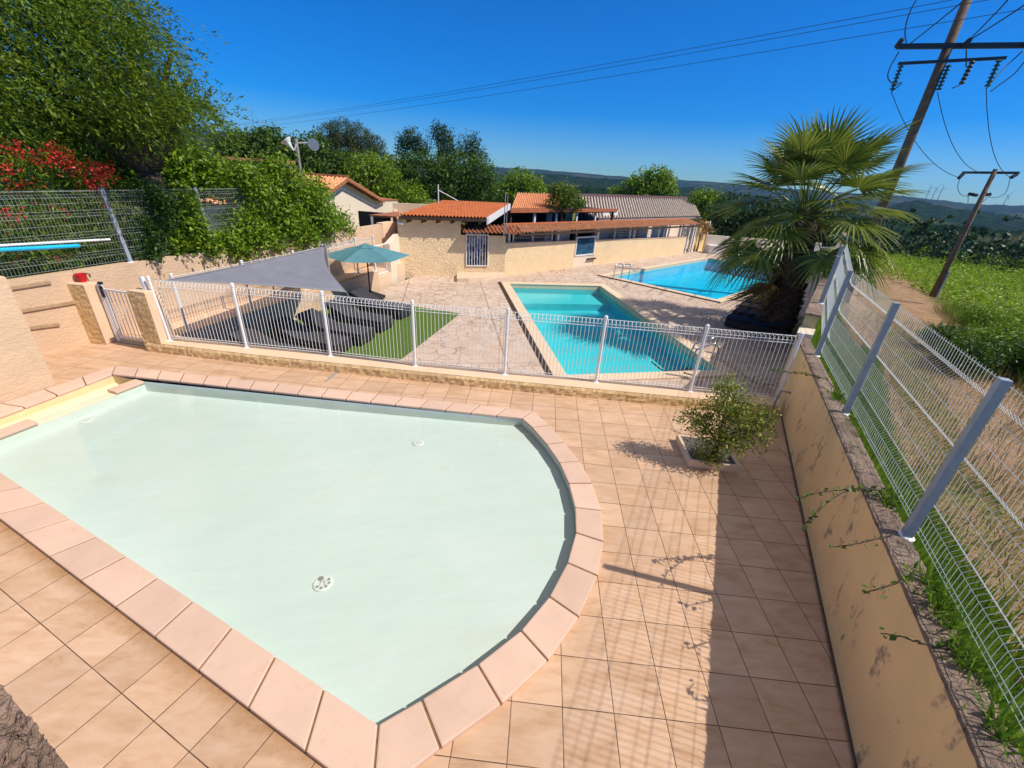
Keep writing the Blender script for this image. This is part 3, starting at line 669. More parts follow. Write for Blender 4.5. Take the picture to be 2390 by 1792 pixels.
for px in ((976, 1034), (203, 981)):
    c = g(*px, ZF_); c.z = zfl(c); c = g(*px, c.z); c.z = zfl(c) + .002; d_ = MB(); d_.lathe(c, [(0.0, 0.012), (0.075, 0.012), (0.085, 0.008), (0.09, 0.001)], 28); d = d_.build("drain_cover", MT['white'], pp)
    s_ = MB()
    for r in (0.03, 0.055): 
        for k in range(10):
            a = k * 0.628; s_.lathe(c + Vector((math.cos(a) * r, math.sin(a) * r, 0.0135)), [(0, 0), (0.006, 0)], 6)
    s_.build("drain_slots", MT['greypipe'], d)
c = g(754, 1362, ZF_); c = g(754, 1362, zfl(c)); c.z = zfl(c) + .003; d_ = MB(); d_.lathe(c, [(0.0, 0.012), (0.08, 0.012), (0.092, 0.008), (0.098, 0.001)], 28); d = d_.build("drain_cover", MT['white'], pp)
s_ = MB(); s_.lathe(c + Vector((-0.04, 0.045, 0.0135)), [(0, 0), (0.030, 0)], 18)
for k in range(5):
    a = -0.6 + k * 0.75; s_.lathe(c + Vector((math.cos(a - 1.6) * 0.062, math.sin(a - 1.6) * 0.062, 0.0135)), [(0, 0), (0.016, 0)], 12)
for k in range(22): s_.lathe(c + Vector((random.uniform(-.03, .04), random.uniform(-.04, .03), 0.0135)), [(0, 0), (0.005, 0)], 6)
s_.build("drain_slots", MT['greypipe'], d)
fl = MB(); fl.lathe(lerp(weir_b, weir_a, 0.55) + wn * 0.004 + Vector((0, 0, -0.12)), [(0, 0), (0.035, 0)], 14); 
wt = MB().sheet([[(p.x, p.y) for p in pool_poly]], -0.045).build("water", MT['water_pale'], recalc=False); tag(wt, kind='structure')

# expansion joint cover on the deck
ej = MB(); a_, b_ = g(*ZM(1440, 1290)), g(*ZM(1530, 1215)); ej.bar(a_ + Vector((0, 0, .004)), b_ + Vector((0, 0, .004)), 0.05, 0.008); tag(ej.build("joint_cover", MT['greypipe']), "thin grey metal strip let into the tiles between pool and low wall", "strip")

# ================================================================== LOWER POOLS
def lower_pool(poly, zf, zwat, cmat, lmat, wmat, label, cw=0.34, groove=None):
    c = sum(poly, Vector()) / 4; e = empty("swimming_pool", (c.x, c.y, ZT), label, "pool")
    b = MB(); b.sheet([[(p.x, p.y) for p in poly]], zf)
    for i in range(4):
        p, q = poly[i], poly[(i + 1) % 4]; b.quad((*p.xy, zf), (*q.xy, zf), (*q.xy, ZT), (*p.xy, ZT))
    b.build("basin", lmat, e)
    o_ = grow(poly, cw); i_ = grow(poly, -0.02); cp = MB()
    for i in range(4):
        j = (i + 1) % 4; q = [i_[i], i_[j], o_[j], o_[i]]; cp.prism([(p.x, p.y) for p in q], ZT - 0.004, ZT + 0.05 + 0.002 * (i % 2))
    cp.build("coping", cmat, e, bevel=0.02)
    band = MB(); bi = grow(poly, -0.003)
    for i in range(4):
        p, q = bi[i], bi[(i + 1) % 4]; band.quad((*p.xy, zwat - 0.02), (*q.xy, zwat - 0.02), (*q.xy, ZT - 0.01), (*p.xy, ZT - 0.01))
    band.build("waterline_band", MT['coping_cream'], e)
    w_ = MB().sheet([[(p.x, p.y) for p in poly]], zwat).build("water", wmat, recalc=False); tag(w_, kind='structure')
    return e, o_
mp, mo = lower_pool(mid_in, ZT - 0.68, ZT - 0.15, MT['coping_cream'], MT['liner_blue'], MT['water_mid'], "turquoise rectangular pool just behind the white fence, half in palm shade")
gv = MB(); gv.bar(Vector((*(mo[0] + Vector((-0.06, 0, 0))).xy, ZT + .02)), Vector((*(mo[3] + Vector((-0.06, 0, 0))).xy, ZT + .02)), 0.12, 0.02); gv.build("overflow_slot", MT['timber'], mp)
bp_, bo = lower_pool(big_in, ZT - 0.75, ZT - 0.10, MT['coping_cream'], MT['liner_deep'], MT['water_deep'], "largest deep blue pool farthest from the fence, beside the counter wall", 0.32)
gv = MB(); gv.bar(Vector((*(bo[0]).xy, ZT + .02)), Vector((*(bo[3]).xy, ZT + .02)), 0.10, 0.02); gv.build("overflow_slot", MT['timber'], bp_)
# ledge in the mid pool
lg = MB(); q = [mid_in[0], mid_in[1], lerp(mid_in[1], mid_in[2], 0.17), lerp(mid_in[0], mid_in[3], 0.17)]; lg.prism([(p.x, p.y) for p in q], ZT - 0.675, ZT - 0.40); lg.build("steps", MT['liner_blue'], mp)
# ladder of the big pool
ldp = [g(*ZQ(210, 1560), ZT), g(*ZQ(310, 1570), ZT)]
ld = empty("pool_ladder", ldp[0], "steel pool ladder rails at the left corner of the big pool", "ladder")
pn = (big_in[1] - big_in[0]).normalized()
for px in ((172, 1562), (272, 1568)):
    p = g(*ZQ(*px), ZT); m = MB(); pts = []
    for k in range(13):
        a = math.pi * k / 12; pts.append(p + pn * (0.32 - 0.32 * math.cos(a)) + Vector((0, 0, 0.62 + 0.12 * math.sin(a))))
    m.tube([p] + pts + [pts[-1] + Vector((0, 0, -1.1))], 0.022, 8); m.build("rail", MT['steel'], ld, smooth=True)
ld2p = g(*zz(1640, 600, 5.927)(320, 1530), ZT)
ld2 = empty("pool_ladder", ld2p, "steel handrail at the near right corner of the turquoise pool", "ladder")
for dx in (0, 0.45):
    m = MB(); p = Vector((5.45 + dx * 0.25, 10.75 + dx, ZT)); m.tube([p, p + Vector((0, 0, 0.55)), p + Vector((-0.12, 0, 0.68)), p + Vector((-0.55, 0.03, 0.45)), p + Vector((-0.75, 0.03, -0.3))], 0.022, 8); m.build("rail", MT['steel'], ld2, smooth=True)
hz = [Z3(1270, 1340), Z3(1330, 1390), Z3(1420, 1430), Z3(1480, 1395), Z3(1545, 1385), Z3(1500, 1420), Z3(1580, 1440)]
m = MB(); m.tube([g(*p, ZT - 0.12) for p in hz[:5]] + [g(*p, ZT + 0.06) for p in hz[5:]], 0.02, 6); tag(m.build("hose", MT['blackplastic'], smooth=True), "black hose floating in the near corner of the turquoise pool", "hose")

# ================================================================== WALLS
# low wall under the white fence
FB = [Vector((-7.52, 7.965, 0)), Vector((-5.17, 7.683, 0)), Vector((0.05, 7.221, 0)), Vector((4.88, 6.88, 0))]
lw = empty("low_wall", (-1.2, 7.4, 0), "low rough ochre wall carrying the white fence", "wall")
nseg = 60; poly = []
def along(t):
    L = [(FB[i + 1] - FB[i]).length for i in range(3)]; s = t * sum(L)
    for i in range(3):
        if s <= L[i] or i == 2: return lerp(FB[i], FB[i + 1], s / L[i])
        s -= L[i]
fn = Vector((0.085, 0.996, 0))
m = MB(); fr = []; nz = 5
for i in range(241):
    p = along(i / 240)
    for k in range(nz): fr.append(p + Vector((0, 0, 0.19 * k / (nz - 1))) - fn * (random.uniform(0.0, 0.018) + (0.02 if k < nz - 1 else 0)))
fs = []
for i in range(240):
    for k in range(nz - 1): fs.append((i * nz + k, (i + 1) * nz + k, (i + 1) * nz + k + 1, i * nz + k + 1))
m.add(fr, fs); m.build("rough_face", MT['rough_ochre'], lw, recalc=False)
m = MB(); m.prism([(p.x, p.y) for p in FB] + [((p + fn * 0.42).x, (p + fn * 0.42).y) for p in FB[::-1]], ZT - 0.1, 0.20); m.build("wall_body", MT['beige_smooth'], lw, bevel=0.01)

# right boundary wall, lower stretch beside the deck and higher stretch beside the terrace
s_step = 1.45
rw = empty("boundary_wall", WP(0, 0.1, 0), "stained yellow wall along the right side with a weathered top", "wall")
m = MB(); q = [WP(-8.2, 0, 0), WP(s_step, 0, 0), WP(s_step, 0.21, 0), WP(-8.2, 0.21, 0)]; m.prism([(p.x, p.y) for p in q], -1.2, 1.165); m.build("wall_body", MT['wall_yellow'], rw)
m = MB(); vs = []; ns = 240
for i in range(ns + 1):
    s = -8.2 + (s_step + 8.2) * i / ns
    for d, zz_ in ((-0.004, 1.160), (0.0, 1.19), (0.07, 1.2), (0.14, 1.198), (0.21, 1.185), (0.215, 1.15)):
        jag = random.uniform(-0.008, 0.008); vs.append(WP(s, d + (jag if d in (0.0, 0.21) else 0), zz_ + random.uniform(-0.006, 0.006)))
fs = [(i * 6 + k, (i + 1) * 6 + k, (i + 1) * 6 + k + 1, i * 6 + k + 1) for i in range(ns) for k in range(5)]
m.add(vs, fs); m.build("weathered_top", MT['topwall'], rw)
S1 = g(1880, 800, 1.19); zU = 1.72
m = MB(); q = [WP(s_step, -0.02, 0), WQ(0.55, -0.02, 0), WQ(0.55, 0.25, 0), WP(s_step, 0.25, 0)]; m.prism([(p.x, p.y) for p in q], -1.2, 1.26); m.build("plinth", MT['cream'], rw)
m = MB(); q = [WQ(0.55, 0, 0), WQ(26, 0, 0), WQ(26, 0.23, 0), WQ(0.55, 0.23, 0)]; m.prism([(p.x, p.y) for p in q], -1.5, 1.50); m.build("wall_body", MT['greenwall'], rw)
m = MB(); q = [WQ(0.53, -0.02, 0), WQ(26, -0.02, 0), WQ(26, 0.25, 0), WQ(0.53, 0.25, 0)]; m.prism([(p.x, p.y) for p in q], 1.502, 1.55); m.build("weathered_top", MT['topwall'], rw)

# back retaining wall
bw = empty("retaining_wall", BP(4, 0, 0), "long beige rendered wall below the hedge at the left", "wall")
m = MB(); vs = []; fs = []
q = [BP(-9, 0, 0), BP(12.1, 0, 0), BP(12.1, -0.25, 0), BP(-9, -0.25, 0)]; m.prism([(p.x, p.y) for p in q], -1.0, 1.45); m.build("wall_body", MT['beige'], bw)
m = MB(); q = [BP(12.1, 0.02, 0), BP(13.9, 0.02, 0), BP(13.9, -0.3, 0), BP(12.1, -0.3, 0)]; m.prism([(p.x, p.y) for p in q], -1.0, 1.5); m.build("end_block", MT['beige_smooth'], bw, bevel=0.02)
for (x0, y0, x1, y1) in ((130, 258, 430, 215), (215, 450, 665, 382), (265, 588, 505, 577)):  # added thin bars, coloured as shadows of rods across the wall
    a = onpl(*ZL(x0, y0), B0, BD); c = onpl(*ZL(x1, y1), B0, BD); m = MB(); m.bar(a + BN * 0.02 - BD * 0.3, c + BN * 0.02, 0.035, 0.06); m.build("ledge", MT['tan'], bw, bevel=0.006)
# wall block at the left edge of the picture
LWc, LWe = g(135, 902), g(0, 948); lwd = (LWe - LWc).normalized(); lwn = Vector((lwd.y, -lwd.x, 0))
if lwn.x > 0: lwn = -lwn
lwf = LWc + lwd * 5.5
m = MB(); q = [LWc, lwf, lwf + lwn * 0.5, LWc + lwn * 0.5]; m.prism([(p.x, p.y) for p in q], 0, [1.87, 4.2, 4.2, 1.87]); tag(m.build("side_wall", MT['beige'], bevel=0.03), "thick beige wall with a sloping top at the left edge beside the children's pool", "wall")
# rough ledge at the bottom left
lp = [g(-30, 1560, 1.9), g(165, 1800, 1.9), g(120, 2000, 1.9), g(-300, 1900, 1.9)]
m = MB(); nn = 40; vs = []; fs = []
for i in range(nn + 1):
    a = lerp(lp[0], lp[1], i / nn); c = lerp(lp[3], lp[2], i / nn)
    for k in range(11):
        p = lerp(a, c, k / 10); vs.append((p.x + random.uniform(-.008, .008), p.y + random.uniform(-.008, .008), 1.9 + random.uniform(-.012, .012)))
for i in range(nn):
    for k in range(10): fs.append((i * 11 + k, (i + 1) * 11 + k, (i + 1) * 11 + k + 1, i * 11 + k + 1))
m.add(vs, fs); e = empty("stone_ledge", lp[0], "brown rough concrete ledge in the bottom left corner", "ledge"); m.build("rough_top", MT['rawconcrete'], e)
m = MB(); m.prism([(p.x, p.y) for p in lp], 0.0, 1.88); m.build("ledge_body", MT['rawconcrete'], e)

# gate pillars and gate
def pillar(a, b_, c, label, h):
    d = c + (a - b_); e = empty("gate_pillar", (a + c) / 2, label, "pillar", "rendered pillars of the small gate")
    n_ = 9; m = MB(); m.prism([(p.x, p.y) for p in (a, b_, c, d)], 0, h); m.build("pillar_body", MT['beige_smooth'], e, bevel=0.02)
    m = MB(); vs = []; fs = []
    for i in range(n_ + 1):
        for k in range(25):
            p = lerp(a, b_, i / n_); vs.append(p + Vector((0, 0, (h - 0.02) * k / 24)) - fn * (0.012 + random.uniform(0, 0.010)))
    for i in range(n_):
        for k in range(24): fs.append((i * 25 + k, (i + 1) * 25 + k, (i + 1) * 25 + k + 1, i * 25 + k + 1))
    m.add(vs, fs); m.build("rough_face", MT['rough_ochre'], e, recalc=False)
    return e
pillar(Vector((-8.93, 8.18, 0)), Vector((-8.57, 8.14, 0)), Vector((-8.54, 8.42, 0)), "left gate pillar, standing against the long beige wall", 1.26)
pillar(Vector((-7.60, 8.00, 0)), Vector((-7.20, 7.93, 0)), Vector((-7.16, 8.30, 0)), "right gate pillar, joined to the end of the low ochre wall", 1.25)
gt = empty("gate", (-8.05, 8.33, 0), "narrow white barred gate between two pillars", "gate")
ga, gb_ = Vector((-8.47, 8.36, 0)), Vector((-7.62, 8.20, 0))
m = MB(); m.bar(ga + Vector((0, 0, .02)), ga + Vector((0, 0, 1.25)), .07, .07, (1, 0, 0)); m.build("post", MT['white'], gt)
m = MB(); gc = lerp(ga, gb_, 0.09)
for z in (0.12, 1.13): m.bar(gc + Vector((0, 0, z)), gb_ + Vector((0, 0, z)), .035, .035)
for p in (gc, gb_): m.bar(p + Vector((0, 0, .10)), p + Vector((0, 0, 1.15)), .04, .04, (1, 0, 0))
for k in range(1, 8): p = lerp(gc, gb_, k / 8); m.tube([p + Vector((0, 0, .12)), p + Vector((0, 0, 1.13))], .009, 6)
m.build("gate_frame", MT['white'], gt)
m = MB(); m.tube([ga + Vector((.03, -.03, 1.26)), ga + Vector((.11, -.05, 1.27))], .03, 10); m.bar(ga + Vector((0.05, -.04, 0.98)), ga + Vector((0.05, -.04, 1.2)), .035, .05, (1, 0, 0)); m.build("latch", MT['blackplastic'], gt)
m = MB(); m.bar(ga + Vector((0, 0, .012)), gb_ + Vector((0, 0, .012)), .12, .024); m.build("threshold", MT['greypipe'], gt)
# red wall planter
rc = onpl(*zz(0, 400, 5.53)(1010, 1365), B0, BD) + BN * 0.09
e = empty("wall_pot", rc, "small red pot hung on the beige wall above the gate pillar", "pot")
m = MB(); m.lathe(rc, [(0.06, -0.075), (0.068, -0.075), (0.10, 0.08), (0.088, 0.08), (0.055, -0.06)], 18); m.build("pot", MT['red'], e, smooth=False)
m = MB(); m.tube([rc + BD * 0.08 + Vector((0, 0, .07)), rc + BD * 0.15 + Vector((0, 0, .05)), rc + BD * 0.15 + Vector((0, 0, -.02))], .012, 6); m.tube([rc + Vector((0, 0, .03)), rc - BN * 0.09 + Vector((0, 0, .05))], .012, 6); m.build("hook", MT['blackplastic'], e)

# ================================================================== MESH FENCES
def mesh_panel(m, A, B, h, sp, wire, folds, nrm, hz_, z0=0.06, seg=4, deep=0.045, top_bend=None):
    """welded wire panel from A to B (base points)"""
    Ln = (B - A).length; t = (B - A).normalized(); prof = [(0, z0)]
    for fz in folds: prof += [(0, fz - 0.055), (deep, fz), (0, fz + 0.055)]
    prof += [(0, h)] if not top_bend else [(0, h - 0.13)] + [(0.07 * (1 - math.cos(a)), h - 0.13 + 0.10 * math.sin(a)) for a in (0.5, 1.0, 1.57, 2.2, 2.9)]
    prof = sorted(prof, key=lambda q: q[1]) if not top_bend else prof
    n = int(Ln / sp)
    for i in range(n + 1):
        p = A + t * (0.02 + (Ln - 0.04) * i / n); m.tube([p + nrm * o_ + Vector((0, 0, z)) for o_, z in prof], wire, seg, False, ref=(t.x, t.y, 0.2))
    for o_, z in hz_: m.tube([A + nrm * o_ + Vector((0, 0, z)), B + nrm * o_ + Vector((0, 0, z))], wire * 1.25, seg, False)
def fpost(name, p, h, w_, mat, par, tv, cap='round', lean=None):
    m = MB(); tp = p + Vector((0, 0, h)) + (lean if lean else Vector())
    if cap == 'round': m.tube([p, tp], w_ / 2, 12)
    else: m.bar(p, tp, w_, w_ * 1.1, (tv.x, tv.y, 0))
    if cap == 'round':
        m.tube([tp + Vector((0, 0, -.05)), tp + Vector((0, 0, .01)), tp + Vector((0, 0, .025))], [w_ * .62, w_ * .62, w_ * .4], 12)
    o = m.build(name, mat, par, smooth=False)
    f = MB(); f.lathe(p, [(w_ * .5, .02), (w_ * .95, .006), (w_ * 1.05, 0.0)], 14); f.build("base_flange", MT['white'], o)
    return o
# white fence around the children's pool
pf = empty("pool_fence", (-1.8, 7.6, 0.2), "white barred fence on the low ochre wall in front of the lower pools", "fence")
ppx = [((368, 735), (335, 600)), ((533, 750), (508, 612)), ((714, 768), (697, 630)), ((897, 790), (893, 650)), ((1090, 808), (1097, 665)), ((1287, 825), (1308, 685)), ((1490, 845), (1525, 707))]
PB = [g(b[0] * 2390 / 2212, b[1] * 2390 / 2212, 0.2) for b, t in ppx]; PB.append(PB[-1] + (PB[-1] - PB[-2]) * 0.90)
for i, p in enumerate(PB): fpost("post", p, 1.30, 0.056, MT['white'], pf, fn, lean=Vector((-0.05, 0, 0)) if i == 0 else None)
fpost("post", PB[0] + Vector((-0.10, 0.02, 0)), 1.30, 0.065, MT['white'], pf, fn, 'sq', lean=Vector((-0.10, 0, 0)))
for i in range(7):
    m = MB(); A, B = PB[i], PB[i + 1]; t = (B - A).normalized(); A = A + t * 0.035; B = B - t * 0.035
    mesh_panel(m, A, B, 1.26, 0.0735, 0.0048, [], fn, [(0.0, 0.055), (0.0, 0.10), (0.0, 1.12), (0.135, 1.13), (0.07, 1.235)], 0.05, 5, top_bend=True)
    m.build("panel", MT['white'], pf)
# pale grey fence on the right wall
rf = empty("mesh_fence", WP(-2, 0.17, 1.19), "pale grey welded mesh fence on the stained yellow right wall", "fence")
rp = [g(*p, 1.195) for p in ((2096, 1244), (1965, 962), (1900, 828))]
ss = [(p - W0).dot(WD) for p in rp]; dd = 0.175
sps = [ss[0] - 4.66, ss[0] - 2.33] + ss
for s in sps: fpost("post", WP(s, dd, 1.19), 1.45, 0.06, MT['galv'], rf, WD, 'sq').children
FO = [0.30, 0.76, 1.22]; HZ = [(0, .07), (0, .11), (0, .245), (.045, .30), (0, .355), (0, .53), (0, .705), (.045, .76), (0, .815), (0, .99), (0, 1.165), (.045, 1.22), (0, 1.275), (0, 1.40)]
for i in range(len(sps) - 1):
    m = MB(); mesh_panel(m, WP(sps[i], dd + 0.05, 1.19), WP(sps[i + 1], dd + 0.05, 1.19), 1.42, 0.05, 0.0021, FO, WN, HZ); m.build("panel", MT['galvwire'], rf)
up_s = [1.75, 4.2]
m = MB(); mesh_panel(m, WP(sps[-1], dd + 0.05, 1.19), WQ(up_s[0], dd + 0.05, 1.40), 1.42, 0.05, 0.0021, FO, WN, HZ); m.build("panel", MT['galvwire'], rf)
for s in up_s: fpost("post", WQ(s, dd, 1.55), 1.0, 0.075, MT['galv'], rf, WD2, 'sq')
m = MB(); mesh_panel(m, WQ(up_s[0], dd + 0.05, 1.55), WQ(up_s[1], dd + 0.05, 1.55), 0.98, 0.05, 0.0021, [0.3, 0.75], WN2, [h for h in HZ if h[1] < .9] + [(0, .95)]); m.build("panel", MT['galvwire'], rf)
# fence on the retaining wall
bf = empty("mesh_fence", BP(2, -0.1, 1.45), "pale mesh fence on top of the long beige wall, overgrown by bushes", "fence")
q1 = onpl(312, 612, B0, BD); s1 = (q1 - B0).dot(BD); q2 = onpl(507, 585, B0, BD); s2_ = (q2 - B0).dot(BD)
bs = [s1 - 2.5 * k for k in (3, 2, 1)] + [s1, s2_, s2_ + (s2_ - s1)]
hb = vert(252, 440, q1) - 1.45
for s in bs: fpost("post", BP(s, -0.10, 1.45), hb, 0.065, MT['galv'], bf, BD, 'sq', lean=-BN * 0.15)
FB2 = [0.25, 0.65, 1.05, 1.4]; HB = []
for f_ in FB2: HB += [(0, f_ - .055), (-.045, f_), (0, f_ + .055)]
HB += [(0, .06), (0, .45), (0, .85), (0, 1.24), (0, hb - .04)]
for i in range(len(bs) - 1):
    m = MB(); mesh_panel(m, BP(bs[i], -0.12, 1.45), BP(bs[i + 1], -0.12, 1.45), hb - .02, 0.055, 0.0022, FB2, -BN, [(-o_, z) for o_, z in HB]); m.build("panel", MT['greenwire'], bf)
# parapet of the walkway, its fence, end wall and gate
zp = -0.01
PA = g(*ZM(345, 835), zp); PE = g(*ZM(1890, 340), zp); pd = (PE - PA).normalized(); pn_ = Vector((pd.y, -pd.x, 0))
wk = empty("walkway_wall", lerp(PA, PE, .5), "low beige wall below the shade sail, edging a raised walkway", "wall")
pa0 = PA - pd * 0.7
m = MB(); q = [pa0, PE, PE - pn_ * 0.22, pa0 - pn_ * 0.22]; m.prism([(p.x, p.y) for p in q], ZT - 0.2, zp); m.build("wall_body", MT['beige'], wk, bevel=0.01)
m = MB(); q = [pa0 - pn_ * .22, PE + pd * 2.4 - pn_ * .22, BP(13.9, 0, 0), BP(0.2, 0, 0)]; m.prism([(p.x, p.y) for p in q], ZT - 0.2, -0.08); o = m.build("path", MT['beige_smooth']); tag(o, kind='structure')
wf = empty("walkway_fence", lerp(PA, PE, .5), "white mesh fence on the walkway wall behind the shade sail", "fence")
wpb = [PA - pd * 0.2, PA + pd * 1.65, PA + pd * 3.45, g(*ZM(1480, 465), zp), g(*ZM(1740, 368), zp), PE - pd * 0.02]
for i, p in enumerate(wpb):
    fpost("post", p - pn_ * 0.1, 1.30, 0.06, MT['white'] , wf, pd)
for i in range(5):
    m = MB(); mesh_panel(m, wpb[i] - pn_ * 0.1, wpb[i + 1] - pn_ * 0.1, 1.26, 0.0735, 0.004, [], -pn_, [(0, .06), (0, .10), (0, 1.12), (.13, 1.12), (.07, 1.23)], 0.05, 4, top_bend=True); m.build("panel", MT['white'], wf)
ew = empty("end_wall", PE + pd * 1.2, "pale rendered wall with a sloping top joining the pool house", "wall")
ea = PE + pd * 0.95; eb = house_l + (house_l - PE).normalized() * 0.05; ed_ = (eb - ea).normalized(); en = Vector((ed_.y, -ed_.x, 0)); ea.z = eb.z = 0
m = MB(); q = [ea, eb, eb - en * .25, ea - en * .25]; h_a = vert(*ZM(1935, 105), ea); h_b = vert(*ZM(2062, 15), eb); m.prism([(p.x, p.y) for p in q], ZT - 0.2, [h_a, h_b, h_b, h_a]); m.build("wall_body", MT['cream'], ew, bevel=0.015)
m = MB(); q = [PE, ea, ea - pn_ * .3, PE - pn_ * .3]; m.prism([(p.x, p.y) for p in q], ZT - .2, ZT + 0.45); m.build("step", MT['beige_smooth'], ew)
g2 = empty("gate", lerp(PE, ea, .5), "small white barred gate at the far end of the walkway beside the parasol", "gate")
m = MB(); a_ = PE + Vector((0, 0, .02)) - pn_ * .15; c_ = ea - pn_ * .15
for z in (-0.2, 0.9): m.bar(Vector((*a_.xy, z)), Vector((*c_.xy, z)), .04, .04)
for k in range(9): p = lerp(a_, c_, k / 8); m.tube([Vector((*p.xy, -.2)), Vector((*p.xy, .9))], .011 if k % 8 else .025, 6)
m.build("gate_frame", MT['white'], g2)
# ================================================================== BUILDINGS
def corr(m, A, B, C, D, n, amp, rows=1, step=0.02, prof=6):
    """corrugated roof sheet: A-B eave, D-C upper edge, n ribs across"""
    A, B, C, D = map(Vector, (A, B, C, D)); up_ = (B - A).cross(D - A).normalized()
    if up_.z < 0: up_ = -up_
    nu = n * prof
    for r in range(rows):
        v0, v1 = r / rows, (r + 1) / rows; vs = []; fs = []
        for i in range(nu + 1):
            u = i / nu; h = amp * (0.5 - 0.5 * math.cos(2 * math.pi * i / prof))
            e = lerp(A, B, u); t = lerp(D, C, u)
            vs.append(lerp(e, t, v0) + up_ * (h + step)); vs.append(lerp(e, t, min(v1 + 0.15 / rows, 1)) + up_ * h)
        for i in range(nu): fs.append((2 * i, 2 * i + 2, 2 * i + 3, 2 * i + 1))
        m.add(vs, fs)
        if r == 0: m.add(sum([[v, v - up_ * 0.03] for v in vs[::2]], []), [(2 * i, 2 * i + 1, 2 * i + 3, 2 * i + 2) for i in range(nu)])
    return m
MT['tile_orange'] = simple("orange_roof_tile", (0.42, 0.115, 0.032), 0.8, 0.22, 3.5, 0.4, 60)
MT['tile_peach'] = simple("peach_roof_tile", (0.66, 0.30, 0.14), 0.8, 0.2, 3.5, 0.4, 60)
MT['tile_canopy'] = simple("canopy_roof_tile", (0.44, 0.19, 0.09), 0.85, 0.3, 3.5, 0.5, 50)
MT['tile_brown'] = simple("weathered_roof_tile", (0.36, 0.13, 0.06), 0.85, 0.3, 3.5, 0.5, 50)
MT['tile_grey'] = simple("pale_corrugated_sheet", (0.66, 0.58, 0.49), 0.85, 0.2, 3.5, 0.4, 50)

# pool house
house_l.z = house_r.z = 0; hd = (house_r - house_l).normalized(); hn = Vector((-hd.y, hd.x, 0))
ph = empty("pool_house", lerp(house_l, house_r, .5), "small pool house with textured beige front and bright orange tiled roof", "building")
hl_t = vert(*ZH(165, 175), house_l) ; hr_t = vert(*ZH(985, 215), house_r); ht = (hl_t + hr_t) / 2 + 0.05
m = MB(); q = [house_l, house_r, house_r + hn * 0.25, house_l + hn * 0.25]; m.prism([(p.x, p.y) for p in q], ZT - .1, ht)
m.build("front_wall", MT['front_rough'], ph)
m = MB(); q = [house_l + hn * .25, house_l + hn * .25 + hd * .2, house_l + hn * 4.4 + hd * .2, house_l + hn * 4.4]; m.prism([(p.x, p.y) for p in q], ZT - .1, ht)
q = [house_l + hn * 4.4, house_r + hn * 4.4, house_r + hn * 4.6, house_l + hn * 4.6]; m.prism([(p.x, p.y) for p in q], ZT - .1, ht + .3); m.build("wall", MT['beige_smooth'], ph)
pe = house_l - hn * 0.35; e1 = onpl(*ZG(725, 1262), pe, hd); e2 = onpl(*ZG(1850, 1345), pe, hd); e1.z = e2.z = (e1.z + e2.z) / 2
pr_ = house_l + hn * 4.3; r1 = onpl(*ZG(1290, 1088), pr_, hd); r2 = onpl(*ZG(2150, 1152), pr_, hd); r1.z = r2.z = (r1.z + r2.z) / 2
m = MB(); corr(m, e1, e2, r2, r1, 25, 0.07, 11, 0.015); m.build("tiled_roof", MT['tile_orange'], ph, recalc=False)
m = MB(); dz = Vector((0, 0, -0.03)); m.hexa([e1 + dz * 5, e2 + dz * 5, r2 + dz * 5, r1 + dz * 5, e1 + dz, e2 + dz, r2 + dz, r1 + dz]); m.build("roof_deck", MT['timber'], ph)
m = MB(); m.bar(e2 + Vector((0.04, 0, -.12)), r2 + Vector((.04, 0, -.12)), 0.05, 0.30); m.build("barge_board", MT['white'], ph)
m = MB(); corr(m, house_l - hn * 0.10 + Vector((0, 0, ht - .03)), house_r - hn * 0.10 + Vector((0, 0, ht - .03)), house_r + hn * 0.1 + Vector((0, 0, ht + .05)), house_l + hn * 0.1 + Vector((0, 0, ht + .05)), 15, 0.07); m.build("wall_cap_tiles", MT['tile_peach'], ph, recalc=False)
m = MB()
for k in range(6): p = lerp(e1, e2, (k + .5) / 6) + Vector((0, 0, -.2)); m.bar(p, lerp(r1, r2, (k + .5) / 6) + Vector((0, 0, -.2)), .08, .14)
m.build("rafters", MT['timber'], ph)
lp_ = onpl(*ZH(185, 205), house_l, hd) - hn * .1
e = empty("wall_lamp", lp_, "small white wall lamp at the left corner of the pool house", "lamp"); m = MB(); m.bar(lp_ + hn * .1, lp_ - hn * .08, .05, .05); m.build("bracket", MT['greypipe'], e)
m = MB(); m.bar(lp_ - hn * .06 - hd * .12 + Vector((0, 0, -.03)), lp_ - hn * .10 + hd * .12 + Vector((0, 0, -.05)), .16, .10); m.build("lamp_head", MT['white'], e, bevel=.03)
# antenna on the roof
def onroof(px): return px
ap = lerp(e1, r1, 0.80) + Vector((0.15, 0, 0)); at_top = ap.copy(); at_top.z = vert(*ZG(1190, 885), ap)
e = empty("roof_mast", ap, "thin white braced mast at the left end of the orange roof", "mast"); m = MB(); m.tube([ap, at_top], .03, 8); m.build("pole", MT['white'], e)
m = MB(); m.tube([lerp(ap, at_top, .72), ap + Vector((0.9, .6, .15))], .02, 6); m.build("brace", MT['white'], e)
for k, dx in enumerate((0.0, 0.22)):
    b0 = onpl(*ZG(2085 + 30 * k, 1360), house_l - hn * 0.6, hd); b1 = b0.copy(); b1.z = vert(*ZG(2105 + 22 * k, 990 + 30 * k), b0)
    m = MB(); m.tube([b0 + Vector((0, 0, -.6)), b1], .022 - .006 * k, 6); tag(m.build("rod", MT['greypipe']), ("taller" if k == 0 else "shorter") + " of two thin rods standing at the right edge of the orange roof", "rod")
